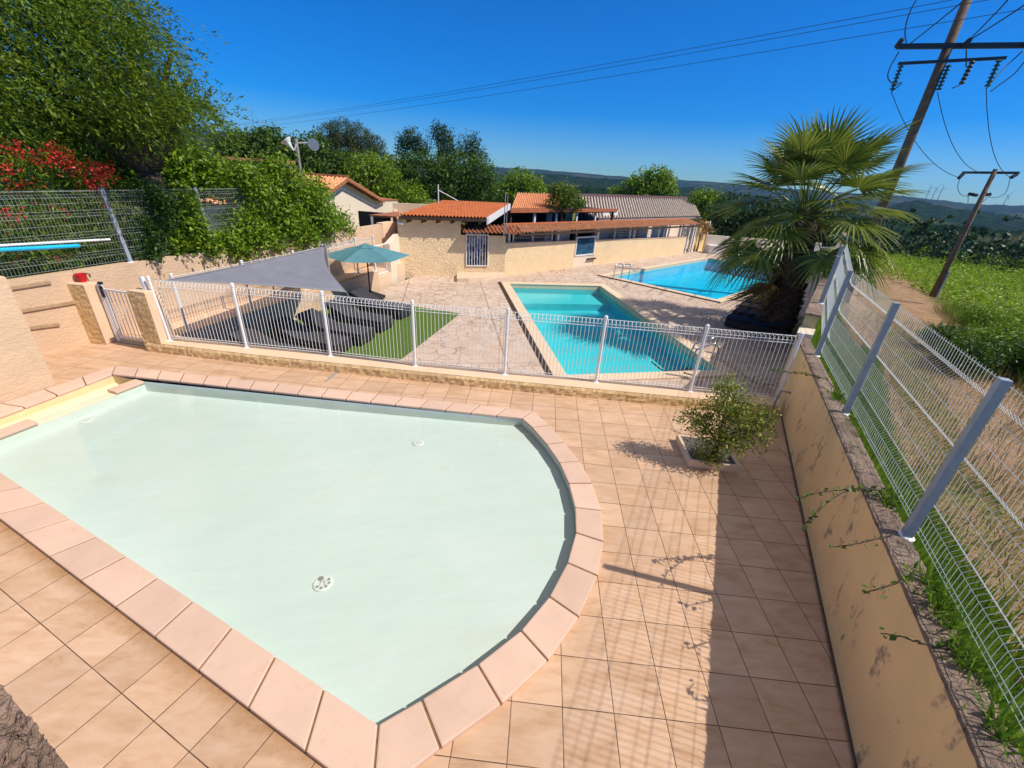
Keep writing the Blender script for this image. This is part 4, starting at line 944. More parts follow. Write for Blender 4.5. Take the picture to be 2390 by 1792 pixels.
# gate wall between pool house and counter
bar_a.z = 0; gd_ = (bar_a - house_r).normalized(); gn = Vector((-gd_.y, gd_.x, 0)); zst = ZT + 0.17
gw = empty("gate_wall", lerp(house_r, bar_a, .5), "textured beige wall with a barred gateway beside the pool house", "wall")
def gp_(px): p = onpl(*ZH(px, 850), house_r, gd_); return Vector((p.x, p.y, 0))
ga0, ga1 = gp_(1040), gp_(1312); gtop = onpl(*ZH(1450, 388), house_r, gd_).z
m = MB()
for a, c, z0, z1 in ((house_r, ga0, ZT - .1, gtop), (ga0, ga1, ZT - .1, onpl(*ZH(1170, 785), house_r, gd_).z), (ga1, bar_a, ZT - .1, gtop)):
    q = [a, c, c + gn * .22, a + gn * .22]; m.prism([(p.x, p.y) for p in q], z0, z1)
m.build("wall_body", MT['front_rough'], gw)
zg0 = onpl(*ZH(1170, 780), house_r, gd_).z; zg1 = onpl(*ZH(1170, 368), house_r, gd_).z
g3 = empty("gate", lerp(ga0, ga1, .5), "white barred gate with blue tarpaulin behind it, beside the orange roofed pool house", "gate")
m = MB(); A_, C_ = ga0 - gn * .03, ga1 - gn * .03
for z in (zg0 + .03, zg1 - .02): m.bar(Vector((*A_.xy, z)), Vector((*C_.xy, z)), .04, .04)
for k in range(9): p = lerp(A_, C_, k / 8); m.tube([Vector((*p.xy, zg0)), Vector((*p.xy, zg1))], .016 if k % 8 else .03, 6)
m.build("gate_frame", MT['white'], g3)
m = MB(); nx, nz = 30, 30; vs = []; fs = []
for i in range(nx + 1):
    for k in range(nz + 1):
        p = lerp(ga0, ga1, i / nx) + gn * (0.55 + 0.12 * math.sin(i * .7 + k * .4) + .06 * math.sin(k * .9 - i * .3)); vs.append((p.x, p.y, ZT - .1 + (zg1 - ZT + 0.35) * k / nz + .05 * math.sin(i * .5)))
fs = [(i * (nz + 1) + k, (i + 1) * (nz + 1) + k, (i + 1) * (nz + 1) + k + 1, i * (nz + 1) + k + 1) for i in range(nx) for k in range(nz)]
m.add(vs, fs); tag(m.build("tarpaulin", MT['tarp'], smooth=True), "crumpled blue and white tarpaulin hanging behind the barred gate", "tarpaulin")
bar_a.z = ZT; sp_ = [g(*ZH(918, 985), ZT), g(*ZH(1075, 985), ZT), g(*ZH(1280, 965), ZT), bar_a + (bar_a - house_r) * 0.0, house_r + gd_ * 0.02, g(*ZH(918, 912), ZT)]
m = MB(); m.prism([(p.x, p.y) for p in sp_], ZT - .05, zst); tag(m.build("stone_step", MT['coping_cream'], bevel=0.02), "low stone step in front of the barred gate of the pool house", "step")

# counter building
bar_a.z = ZT
bd = (bar_b - bar_a).normalized(); bn = Vector((-bd.y, bd.x, 0)); LB = (bar_b - bar_a).length
def BPL(px, off): return onpl(*px, bar_a + bn * off, bd)
cb = empty("counter_building", lerp(bar_a, bar_b, .5), "long snack bar with a textured counter wall, open windows and a tiled canopy", "building")
wt0 = BPL(ZK(150, 1098), 0).z; wt1 = BPL(ZQ(1090, 1018), 0).z
hx0 = BPL(ZK(985, 1400), 0); hx1 = BPL(ZK(1240, 1388), 0)
def sb(p): return (Vector((p.x, p.y, 0)) - Vector((bar_a.x, bar_a.y, 0))).dot(bd)
def CP(s, off, z): p = bar_a + bd * s + bn * off; return Vector((p.x, p.y, z))
sh0, sh1 = sb(BPL(ZK(1000, 1250), 0)), sb(BPL(ZK(1245, 1250), 0))
def wz(s): return lerp(wt0, wt1, s / LB)
m = MB()
for a, c in ((0, sh0), (sh1, LB)):
    q = [CP(a, 0, 0), CP(c, 0, 0), CP(c, .22, 0), CP(a, .22, 0)]; m.prism([(p.x, p.y) for p in q], ZT - .1, [wz(a), wz(c), wz(c), wz(a)])
m.build("counter_wall", MT['bar_rough'], cb)
m = MB()
for a, c in ((0, sh0), (sh1, LB)):
    m.bar(CP(a, .11, wz(a) + .018), CP(c, .11, wz(c) + .018), .28, .036)
m.build("counter_top", MT['beige_smooth'], cb)
hz0, hz1 = BPL(ZK(1120, 1250), 0).z, BPL(ZK(1140, 1005), 0).z
m = MB(); q = [CP(sh0, 0.01, 0), CP(sh1, .01, 0), CP(sh1, .22, 0), CP(sh0, .22, 0)]; m.prism([(p.x, p.y) for p in q], ZT - .1, hz0); m.build("hatch_panel", MT['cream'], cb)
wn_ = MB(); f_ = .06
for a, c in ((CP(sh0, .02, hz0 + .03), CP(sh1, .02, hz0 + .03)), (CP(sh0, .02, hz1 - .03), CP(sh1, .02, hz1 - .03))): wn_.bar(a, c, .10, f_)
for s in (sh0 + .03, sh1 - .03): wn_.bar(CP(s, .02, hz0), CP(s, .02, hz1), .10, .06, (bd.x, bd.y, 0))
wf_ = wn_.build("window", MT['white'], cb); m = MB(); m.quad(CP(sh0, .04, hz0), CP(sh1, .04, hz0), CP(sh1, .04, hz1), CP(sh0, .04, hz1)); m.build("pane", MT['glass'], wf_)
m = MB(); p = CP(lerp(sh0, sh1, .65), -.06, BPL(ZK(1200, 1290), 0).z); m.bar(p, p + bd * .7, .14, .05); m.build("shelf", MT['timber'], cb)
# canopy
zb = (BPL(ZK(300, 925), -.45).z + BPL(ZQ(900, 893), -.45).z) / 2; zt_ = (BPL(ZK(300, 820), .55).z + BPL(ZQ(900, 822), .55).z) / 2
sc0 = sb(onpl(*ZH(980, 330), bar_a - bn * .45, bd)); sc1 = sb(BPL(ZQ(1290, 870), -.45))
m = MB(); smid = sb(BPL(ZK(270, 900), -.45)); corr(m, CP(smid, -.45, zb), CP(sc1, -.45, zb), CP(sc1, .55, zt_), CP(smid, .55, zt_), int((sc1 - smid) / .21), 0.075, 4, .02); m.build("canopy_tiles", MT['tile_canopy'], cb, recalc=False)
gq = lambda t, off, z: Vector((*(lerp(house_r, Vector((bar_a.x, bar_a.y, 0)), t) + gn * off).xy, z))
m = MB(); corr(m, gq(0.02, -.42, zb - .04), gq(1.35, -.42, zb - .04), gq(1.35, .5, zt_ - .02), gq(0.02, .5, zt_ - .02), 15, 0.085, 2, .02); m.build("canopy_tiles", MT['tile_brown'], cb, recalc=False)
m = MB(); m.bar(CP(smid, -.40, zb - .10), CP(sc1, -.40, zb - .10), .06, .10); m.bar(CP(smid, .50, zt_ - .10), CP(sc1, .50, zt_ - .10), .08, .12); m.build("canopy_beam", MT['timber'], cb)
m = MB(); m.bar(CP(smid, .58, zt_ + .04), CP(sc1, .58, zt_ + .04), .22, .1); m.build("ridge_tiles", MT['tile_orange'], cb, bevel=.03)
# posts, curtains and mesh in the openings
oz = lambda px: sb(BPL(ZK(px, 1000), .1))
for px, wdt in ((160, .10), (215, .06), (465, .05), (715, .06), (790, .12), (1030, .05), (1290, .22), (1520, .06), (1715, .1), (1765, .14), (1935, .05), (2080, .12)):
    s = oz(px); m = MB(); m.bar(CP(s, .12, wz(s)), CP(s, .12, zb - .05), wdt, wdt * .8, (bd.x, bd.y, 0)); m.build("post", MT['white'] if wdt < .13 else MT['cream'], cb)
for px in (2150, 2210):
    s = oz(px); m = MB(); m.bar(CP(s, .12, wz(s)), CP(s, .12, zb - .05), .08, .07, (bd.x, bd.y, 0)); m.build("post", MT['white'], cb)
for qx in (1020, 1060, 1145, 1195):
    s = sb(BPL(ZQ(qx, 1000), .1)); m = MB(); m.bar(CP(s, .12, ZT if s > LB else wz(s)), CP(s, .12, zb - .05), .10, .09, (bd.x, bd.y, 0)); m.build("post", MT['white'], cb)
for a, c in ((225, 460), (475, 710), (1320, 1515), (1530, 1705), (1785, 1925), (1945, 2070)):
    A_, C_ = oz(a), oz(c); m = MB(); n_ = int((C_ - A_) / .1)
    for k in range(n_ + 1): s = lerp(A_, C_, k / n_); m.tube([CP(s, .16, wz(s) + .03), CP(s, .16, wz(s) + .75)], .006, 4, False)
    for j in range(5): m.tube([CP(A_, .16, wz(A_) + .05 + .17 * j), CP(C_, .16, wz(C_) + .05 + .17 * j)], .008, 4, False)
    m.build("mesh_screen", MT['white'], cb)
for a, c, off in ((730, 780, .7), (830, 1010, .5), (1560, 1700, 1.6), (1785, 1830, 1.4), (1960, 2060, .9), (2110, 2300, .8)):
    A_, C_ = oz(a), oz(c); m = MB(); vs = []; n_ = 40
    for i in range(n_ + 1):
        s = lerp(A_, C_, i / n_); o_ = off + .05 * math.sin(i * 1.3) + .02 * math.sin(i * 3.1); vs += [CP(s, o_, ZT + .1), CP(s, o_, zb + .05)]
    m.add(vs, [(2 * i, 2 * i + 2, 2 * i + 3, 2 * i + 1) for i in range(n_)]); m.build("curtain", MT['curtain'], cb, smooth=True)
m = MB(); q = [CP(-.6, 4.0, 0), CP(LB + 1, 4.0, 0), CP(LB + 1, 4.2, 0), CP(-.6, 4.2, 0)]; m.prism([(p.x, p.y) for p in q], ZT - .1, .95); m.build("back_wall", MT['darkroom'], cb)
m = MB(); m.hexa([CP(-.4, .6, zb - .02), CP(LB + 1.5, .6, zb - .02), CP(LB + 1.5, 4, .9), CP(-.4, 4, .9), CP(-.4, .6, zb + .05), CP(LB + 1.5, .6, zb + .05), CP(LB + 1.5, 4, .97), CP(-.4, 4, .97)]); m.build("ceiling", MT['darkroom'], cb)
# end panel of the bar with a dry climber
pA = BPL(ZQ(1155, 1200), 0.3); pB = BPL(ZQ(1310, 1210), 0.3); s0, s1 = sb(pA), sb(pB)
m = MB(); q = [CP(s0, .25, 0), CP(s1, .25, 0), CP(s1, .5, 0), CP(s0, .5, 0)]; m.prism([(p.x, p.y) for p in q], ZT - .1, zb + .05); m.build("end_panel", MT['rough_ochre'], cb)
for s in (s0, s1): 
    m = MB(); m.bar(CP(s, .2, ZT), CP(s, .2, zb + .1), .09, .09, (bd.x, bd.y, 0)); m.build("post", MT['white'], cb)
# terrace roof behind (orange fascia) and its tiled slope
tr = empty("terrace_roof", CP(4, 4.5, ZT), "open terrace shelter with a long orange fascia behind the snack bar", "shelter")
of = 3.6; f0, f1 = BPL(ZK(175, 640), of), BPL(ZK(1548, 692), of); fz = (f0.z + f1.z) / 2; sf0, sf1 = sb(f0), sb(f1)
m = MB(); m.bar(CP(sf0, of, fz), CP(sf1, of, fz), .08, .20); m.build("fascia", MT['fascia'], tr)
m = MB(); m.prism([(p.x, p.y) for p in (CP(sf0, of + .05, 0), CP(sf1, of + .05, 0), CP(sf1, of + 4.5, 0), CP(sf0, of + 4.5, 0))], fz - .16, fz - .02); m.build("roof_slab", MT['timber'], tr)
for k in range(6):
    s = lerp(sf0 + .2, sf1 - .2, k / 5); m = MB(); m.bar(CP(s, of + .2, ZT), CP(s, of + .2, fz - .15), .12, .12, (bd.x, bd.y, 0)); m.build("post", MT['timber'] if k in (0, 5) else MT['white'], tr)
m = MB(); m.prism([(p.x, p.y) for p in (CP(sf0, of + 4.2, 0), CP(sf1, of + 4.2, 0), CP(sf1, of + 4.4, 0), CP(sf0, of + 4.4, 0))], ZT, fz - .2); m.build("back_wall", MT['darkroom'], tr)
for a, c in ((635, 715), (885, 975), (1365, 1440), (1500, 1555)):
    A_ = BPL(ZK(a, 760), of + 2); C_ = BPL(ZK(c, 760), of + 2); m = MB(); m.quad(Vector((*A_.xy, ZT)), Vector((*C_.xy, ZT)), Vector((*C_.xy, fz - .18)), Vector((*A_.xy, fz - .18))); m.build("panel", MT['curtain'], tr)
t0, t1 = BPL(ZK(165, 575), of + .3), BPL(ZK(700, 640), of + .3); u0_, u1_ = BPL(ZK(258, 432), of + 4.4), BPL(ZK(790, 480), of + 4.4)
zl_, zu_ = fz + .06, (u0_.z + u1_.z) / 2; s0, s1, s2, s3 = sb(t0), sb(BPL(ZK(800, 640), of + .3)), sb(BPL(ZK(800, 480), of + 4.4)), sb(u0_)
m = MB(); corr(m, CP(s0, of + .2, zl_), CP(s1, of + .2, zl_), CP(s2, of + 4.4, zu_), CP(s3, of + 4.4, zu_), 26, .09, 1); m.build("tiled_slope", MT['tile_peach'], tr, recalc=False)
# long barn with pale corrugated roof
bo_ = 5.2; e0 = BPL(ZK(1540, 728), bo_); e1_ = BPL(ZQ(1255, 790), bo_); ez = (e0.z + e1_.z) / 2
rg0 = BPL(ZK(1010, 462), bo_ + 4.6); rg1 = BPL(ZQ(1190, 568), bo_ + 4.6); rz = (rg0.z + rg1.z) / 2
se0, se1, sr0, sr1 = sb(BPL(ZK(1000, 690), bo_)), sb(e1_), sb(rg0), sb(rg1)
br = empty("barn", CP((se0 + se1) / 2, bo_ + 3, ZT), "long low building with pale corrugated roof and dark brown ridge behind the snack bar", "building")
m = MB(); q4 = [CP(se0, bo_ - .3, ez), CP(se1, bo_ - .3, ez), CP(sr1, bo_ + 4.6, rz), CP(sr0, bo_ + 4.6, rz)]; m.hexa([v - Vector((0, 0, .06)) for v in q4] + q4); m.build("gap_shade_sheet", MT['brownroof'], br)  # dark sheet: shade in the gaps between the pale ribs, put in as colour
m = MB(); nr_ = 50
for i in range(nr_):
    a0, a1 = lerp(q4[0], q4[1], (i + .22) / nr_), lerp(q4[0], q4[1], (i + .80) / nr_); c0_, c1_ = lerp(q4[3], q4[2], (i + .22) / nr_), lerp(q4[3], q4[2], (i + .80) / nr_); vs = []
    for t in range(7):
        f = t / 6; h = .13 * math.sin(math.pi * f) ** .6 + .004; vs += [lerp(a0, a1, f) + Vector((0, -.0, h)), lerp(c0_, c1_, f) + Vector((0, 0, h))]
    m.add(vs, [(2 * t, 2 * t + 2, 2 * t + 3, 2 * t + 1) for t in range(6)])
m.build("corrugated_roof", MT['tile_grey'], br, recalc=False)
m = MB(); q = [CP(se0 + .2, bo_, 0), CP(se1 - .4, bo_, 0), CP(se1 - .4, bo_ + .2, 0), CP(se0 + .2, bo_ + .2, 0)]; m.prism([(p.x, p.y) for p in q], ZT - .1, ez - .02)
q = [CP(se1 - .6, bo_ + .2, 0), CP(se1 - .4, bo_ + .2, 0), CP(se1 - .4, bo_ + 5, 0), CP(se1 - .6, bo_ + 5, 0)]; m.prism([(p.x, p.y) for p in q], ZT - .1, [ez, ez, rz, rz]); m.build("wall", MT['cream'], br)
m = MB(); m.bar(CP(se0, bo_ - .32, ez - .05), CP(se1, bo_ - .32, ez - .05), .12, .12); m.build("gutter", MT['greypipe'], br)
k0 = BPL(ZK(1010, 398), bo_ + 7); k1 = BPL(ZQ(1140, 528), bo_ + 7); kz = (k0.z + k1.z) / 2
m = MB(); m.hexa([CP(sr0 - .5, bo_ + 4.62, rz - .2), CP(sr1 - .4, bo_ + 4.62, rz - .2), CP(sb(k1), bo_ + 7, kz - .2), CP(sb(k0), bo_ + 7, kz - .2), CP(sr0 - .5, bo_ + 4.62, rz + .10), CP(sr1 - .4, bo_ + 4.62, rz + .10), CP(sb(k1), bo_ + 7, kz), CP(sb(k0), bo_ + 7, kz)]); m.build("brown_ridge_roof", MT['brownroof'], br)
a_ = BPL(ZQ(495, 810), bo_ - .01); c_ = BPL(ZQ(635, 815), bo_ - .01); m = MB(); m.bar(Vector((*a_.xy, a_.z - .1)), Vector((*c_.xy, a_.z - .1)), .06, .35); m.build("window", MT['timber'], br)
ck = BPL(ZQ(1265, 570), bo_ + 4); m = MB(); m.box((ck.x, ck.y), bd * .45, bn * .4, 1.2, ck.z - 1.1); m.build("chimney", MT['coping_cream'], br); m = MB(); m.box((ck.x, ck.y), bd * .65, bn * .55, .16, ck.z + .10); m.build("chimney_cap", MT['tile_grey'], br)
# screen wall at the far end of the terrace
sw0 = g(*ZQ(1330, 1210), ZT); sw1 = g(*ZQ(2000, 1260), ZT); swd = (sw1 - sw0).normalized(); swn = Vector((-swd.y, swd.x, 0)); swh = vert(*ZQ(1400, 985), g(*ZQ(1375, 1212), ZT))
sw = empty("screen_wall", sw0, "grey-beige boundary wall at the far end of the terrace behind the big pool", "wall"); m = MB(); swe = sw0 + swd * 8; q = [sw0, swe, swe + swn * .2, sw0 + swn * .2]; m.prism([(p.x, p.y) for p in q], ZT, swh); m.build("wall_body", MT['cream'], sw)
for k in range(3): p = sw0 + swd * (1.4 + 2.6 * k) - swn * .06; m = MB(); m.bar(p, Vector((p.x, p.y, swh)), .09, .09, (1, 0, 0)); m.build("post", MT['white'], sw)
bx = g(*ZQ(1465, 1225), ZT); 
e = empty("planter_box", bx, "white box planter at the far end of the terrace near the palm", "planter"); m = MB(); m.prism([(bx.x - .45, bx.y - .3), (bx.x + .45, bx.y - .3), (bx.x + .5, bx.y + .35), (bx.x - .5, bx.y + .35)], ZT, ZT + .55); m.build("box", MT['white'], e, bevel=.03); m = MB(); m.prism([(bx.x - .52, bx.y - .36), (bx.x + .52, bx.y - .36), (bx.x + .55, bx.y + .4), (bx.x - .55, bx.y + .4)], ZT + .552, ZT + .60); m.build("rim", MT['white'], e)
wfn = empty("pool_fence", sw0 + swd * 7 - swn * 1.4, "white barred fence far behind the palm at the end of the big pool", "fence"); m = MB(); A_ = sw0 + swd * 3.0 - swn * 1.6; C_ = sw0 + swd * 8 - swn * 1.6; mesh_panel(m, A_, C_, 1.2, .12, .010, [], swn, [(0, .1), (0, 1.1)]); m.build("panel", MT['white'], wfn)
for k in range(5): m = MB(); p = lerp(A_, C_, k / 4); m.tube([p, p + Vector((0, 0, 1.25))], .035, 8); m.build("post", MT['white'], wfn)

# cream house at the left behind the hedge
hs_ = empty("house", (-8, 24, ZT), "cream gabled house with peach tiled roof behind the hedge", "building")
RZ, EZ = 2.86, 1.40
Rg = g(816, 416, RZ); Fe = g(706, 492, EZ); Be = g(897, 468, EZ)
gd2 = (Be - Fe).normalized(); rd = Vector((-gd2.y, gd2.x, 0));
if rd.x > 0: rd = -rd
mid_ = lerp(Fe, Be, .5); Rg = Vector((mid_.x, mid_.y, RZ + .05)); LH = 9.0
m = MB(); q = [Fe + gd2 * .5 + rd * .5, Be - gd2 * .5 + rd * .5, Be - gd2 * .5 + rd * LH, Fe + gd2 * .5 + rd * LH]; m.prism([(p.x, p.y) for p in q], ZT - .3, EZ)
a_, c_ = q[0], q[1]; t_ = Rg + rd * .5; m.add([(a_.x, a_.y, EZ), (c_.x, c_.y, EZ), (t_.x, t_.y, RZ - .12), (a_.x + rd.x * .2, a_.y + rd.y * .2, EZ), (c_.x + rd.x * .2, c_.y + rd.y * .2, EZ), (t_.x + rd.x * .2, t_.y + rd.y * .2, RZ - .12)], [(0, 1, 2), (5, 4, 3), (0, 2, 5, 3), (1, 4, 5, 2)]); m.build("wall", MT['cream'], hs_)
m = MB(); corr(m, Fe + Vector((0, 0, 0)), Fe + rd * LH, Rg + rd * LH, Rg, 36, .08, 9, .02); m.build("tiled_roof", MT['tile_peach'], hs_, recalc=False)
m = MB(); corr(m, Be, Be + rd * LH, Rg + rd * LH, Rg, 36, .08, 9, .02); m.build("tiled_roof", MT['tile_peach'], hs_, recalc=False)
m = MB(); m.bar(Rg + Vector((0, 0, .06)), Rg + rd * LH + Vector((0, 0, .06)), .22, .14); m.build("ridge_tiles", MT['tile_brown'], hs_, bevel=.04)
m = MB(); 
for k in range(3): a = lerp(Be, Rg, .2 + .3 * k) + Vector((0, 0, -.12)); m.bar(a, a + rd * .6, .10, .14)
m.bar(Rg + Vector((0, 0, -.1)), Be + Vector((0, 0, -.1)), .05, .14); m.bar(Rg + Vector((0, 0, -.1)), Fe + Vector((0, 0, -.1)), .05, .14); m.build("eave_timber", MT['tile_brown'], hs_)
an_a = Be - gd2 * .45 + rd * .48; an_n = -rd
ax = empty("annex", an_a, "low cream annex with a flat top to the right of the gabled house", "building")
p0_ = g(*ZG(310, 1320), ZT); 
A1 = dist(*ZG(318, 1300), math.hypot(an_a.x, an_a.y) - .4); A2 = dist(*ZG(716, 1235), math.hypot(an_a.x, an_a.y) + 1.0)
ztop = dist(*ZG(310, 1095), math.hypot(an_a.x, an_a.y) - .4).z
dv_ = Vector((A2.x - A1.x, A2.y - A1.y, 0)).normalized(); dn_ = Vector((-dv_.y, dv_.x, 0)); Bx1 = Vector((A1.x, A1.y, 0)); Bx2 = Vector((A2.x, A2.y, 0))
m = MB(); q = [Bx1, Bx2, Bx2 + dn_ * 3, Bx1 + dn_ * 3]; m.prism([(p.x, p.y) for p in q], ZT - .3, ztop); m.build("wall", MT['cream'], ax)
m = MB(); q = [Bx1 - dn_ * .05 - dv_ * .05, Bx2 - dn_ * .05 + dv_ * .05, Bx2 + dn_ * 3, Bx1 + dn_ * 3 - dv_ * .05]; m.prism([(p.x, p.y) for p in q], ztop + .002, ztop + .06); m.build("roof_edge", MT['tile_brown'], ax)
cp_ = empty("carport", Bx1, "lean-to brown roof on posts between the gabled house and the pool house", "shelter")
c0 = dist(*ZG(335, 1280), 21.5); c1 = dist(*ZG(735, 1300), 20.6); c2_ = dist(*ZG(725, 1232), 23.0); c3 = dist(*ZG(420, 1268), 23.0)
m = MB(); th = Vector((0, 0, .07)); m.hexa([c0 - th, c1 - th, c2_ - th, c3 - th, c0, c1, c2_, c3]); m.build("roof", MT['tile_brown'], cp_)
for t in (.1, .75): p = lerp(c0, c1, t); m = MB(); m.bar(Vector((p.x, p.y, ZT)), p - th, .09, .09, (1, 0, 0)); m.build("post", MT['white'], cp_)
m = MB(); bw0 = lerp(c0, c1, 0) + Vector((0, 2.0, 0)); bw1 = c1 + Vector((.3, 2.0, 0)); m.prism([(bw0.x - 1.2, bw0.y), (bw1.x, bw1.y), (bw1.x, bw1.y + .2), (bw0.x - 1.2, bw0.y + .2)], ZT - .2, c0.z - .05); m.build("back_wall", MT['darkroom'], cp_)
ob = empty("garden_oven", g(*zz(420, 260, 5.53)(1050, 760), 2.4), "stone topped outbuilding half hidden by the hedge left of the gabled house", "building")
oc = dist(*ZTT(1040, 760), 20); m = MB(); m.box((oc.x, oc.y), (0.95, .15), (-.1, .6), 2.2, oc.z - 1.9); m.build("wall", MT['beige'], ob); m = MB(); m.box((oc.x, oc.y), (1.05, .17), (-.12, .7), .08, oc.z + .302); m.build("roof", MT['tile_peach'], ob)
# loudspeaker pole
sp0 = dist(*ZTT(1560, 790), 19.5); spt = dist(*ZTT(1493, 345), 19.5)
e = empty("loudspeaker_pole", Vector((sp0.x, sp0.y, ZT)), "tall thin pole with two white horn loudspeakers above the hedge", "pole"); m = MB(); m.tube([Vector((sp0.x, sp0.y, ZT)), Vector((sp0.x, sp0.y, spt.z))], .05, 8); m.build("pole", MT['greypipe'], e)
tp = Vector((sp0.x, sp0.y, spt.z - .15)); hp = dist(*ZTT(1395, 420), 19.4)
def horn(c, dr, ln, r, name):
    dr = Vector(dr).normalized(); m = MB(); m.tube([c + dr * (ln * t) for t in (0, .35, .7, .92, 1.0)], [r * .12, r * .22, r * .5, r * .9, r], 20, True); return m.build(name, MT['white'], e, smooth=False)
horn(hp + Vector((.18, 0, -.2)), (-.55, -.1, .8), 0.40, .20, "horn"); hq = dist(*ZTT(1650, 415), 19.4); horn(hq + Vector((.1, .5, .05)), (0.05, -1, -.22), .30, .21, "horn")
m = MB(); m.tube([tp, hp + Vector((.2, 0, -.2))], .03, 6); m.tube([tp, hq + Vector((.05, .4, .05))], .03, 6); m.build("bracket", MT['greypipe'], e)

# ================================================================== SHADE SAIL, PARASOL, LOUNGERS
P1, P2, P3 = g(756.5, 575, 1.25), g(378, 655, 1.42), g(808, 681, 0.86)
n_ = 26; vs = []; fs = []; idx = {}
cen_ = (P1 + P2 + P3) / 3
for i in range(n_ + 1):
    for j in range(n_ + 1 - i):
        a, b_, c = i / n_, j / n_, 1 - i / n_ - j / n_; p = P1 * a + P2 * b_ + P3 * c
        edge = 4 * (a * b_ * (1 - c) ** 1 * (1 if c < 1 else 0)) ; k_ = a * b_ + b_ * c + c * a
        sag = 0.30 * ((a * b_) * max(0, 1 - 6 * c) + (b_ * c) * max(0, 1 - 6 * a) + 2.1 * (a * c) * max(0, 1 - 5 * b_))
        p = lerp(p, cen_, sag * 1.05); p = p + Vector((0, 0, -.35 * (a * b_ * c) * 3))
        idx[i, j] = len(vs); vs.append(p)
for i in range(n_):
    for j in range(n_ - i):
        fs.append((idx[i, j], idx[i + 1, j], idx[i, j + 1]))
        if j < n_ - i - 1: fs.append((idx[i + 1, j], idx[i + 1, j + 1], idx[i, j + 1]))
sl = empty("shade_sail", cen_, "grey triangular shade sail stretched above the loungers", "shade sail")
m = MB(); m.add(vs, fs); so = m.build("sail_cloth", MT['sail'], sl, smooth=True); md = so.modifiers.new("thick", 'SOLIDIFY'); md.thickness = 0.006
m = MB()
for L_ in ([idx[i, 0] for i in range(n_ + 1)], [idx[0, i] for i in range(n_ + 1)], [idx[i, n_ - i] for i in range(n_ + 1)]): m.tube([Vector(vs[i]) for i in L_], .011, 5)
m.build("hem", MT['greypipe'], sl)
for p, to in ((P1, P1 + Vector((.12, .25, .02))), (P2, PB[0] + Vector((-.1, 0, 1.3))), (P3, P3 + Vector((.5, -.6, -.35)))): m = MB(); m.tube([p, to], .008, 5); m.build("strap", MT['greypipe'], sl)
sp1 = g(*ZM(1482, 468), zp); m = MB(); m.bar(sp1, Vector((sp1.x - .02, sp1.y, 1.34)), .08, .08, (1, 0, 0)); tag(m.build("sail_post", MT['greypipe'], bevel=.008), "brown square post holding the upper corner of the shade sail", "post")
ub = g(*ZM(1820, 520), ZT + .28); ub.z = ZT; utop = vert(*ZM(1815, 108), ub)
um = empty("parasol", ub, "teal open parasol beside the shade sail", "parasol")
m = MB(); m.tube([ub, Vector((ub.x, ub.y, utop - .03))], .024, 10); m.build("pole", MT['timber'], um)
m = MB(); Rr = 1.48; rim = utop - .36; vs = []; fs = []; a0 = 0.35; nr = 8
for k in range(6):
    A0 = a0 + k * math.pi / 3; A1_ = A0 + math.pi / 3
    for r in range(nr + 1):
        f = r / nr
        for s in range(7):
            t = s / 6; an = lerp(A0, A1_, t); ray_ = lerp(Vector((math.cos(A0), math.sin(A0), 0)), Vector((math.cos(A1_), math.sin(A1_), 0)), t)
            sag = 4 * t * (1 - t); rad = Rr * f * (1 - .07 * sag * f); z = utop - .04 - (utop - .04 - rim) * (f ** 1.15) - .05 * sag * f
            vs.append((ub.x + ray_.x * rad, ub.y + ray_.y * rad, z))
    b0 = k * (nr + 1) * 7
    for r in range(nr):
        for s in range(6): fs.append((b0 + r * 7 + s, b0 + r * 7 + s + 1, b0 + (r + 1) * 7 + s + 1, b0 + (r + 1) * 7 + s))
m.add(vs, fs); m.build("canopy", MT['teal'], um)
m = MB(); vs = []; fs = []
for k in range(13):
    A0 = a0 + k * math.pi / 6; rr_ = .34 if k % 2 == 0 else .29; vs.append((ub.x + math.cos(A0) * rr_, ub.y + math.sin(A0) * rr_, utop - .085 - (.0 if k % 2 == 0 else .02)))
vs.append((ub.x, ub.y, utop + .03)); m.add(vs, [(k, k + 1, 13) for k in range(12)]); m.build("vent_cap", MT['teal'], um)
for k in range(6): A0 = a0 + k * math.pi / 3; m = MB(); m.tube([Vector((ub.x, ub.y, utop - .08)), Vector((ub.x + math.cos(A0) * Rr * .98, ub.y + math.sin(A0) * Rr * .98, rim - .015))], .009, 5); m.build("rib", MT['timber'], um)
m = MB(); c = ub; m.add([(c.x - .42, c.y - .42, ZT), (c.x + .42, c.y - .42, ZT), (c.x + .42, c.y + .42, ZT), (c.x - .42, c.y + .42, ZT), (c.x - .42, c.y - .42, ZT + .08), (c.x + .42, c.y - .42, ZT + .08), (c.x + .42, c.y + .42, ZT + .08), (c.x - .42, c.y + .42, ZT + .08), (c.x, c.y, ZT + .34)], [(0, 1, 5, 4), (1, 2, 6, 5), (2, 3, 7, 6), (3, 0, 4, 7), (4, 5, 8), (5, 6, 8), (6, 7, 8), (7, 4, 8), (3, 2, 1, 0)]); m.build("base", MT['blackplastic'], um)
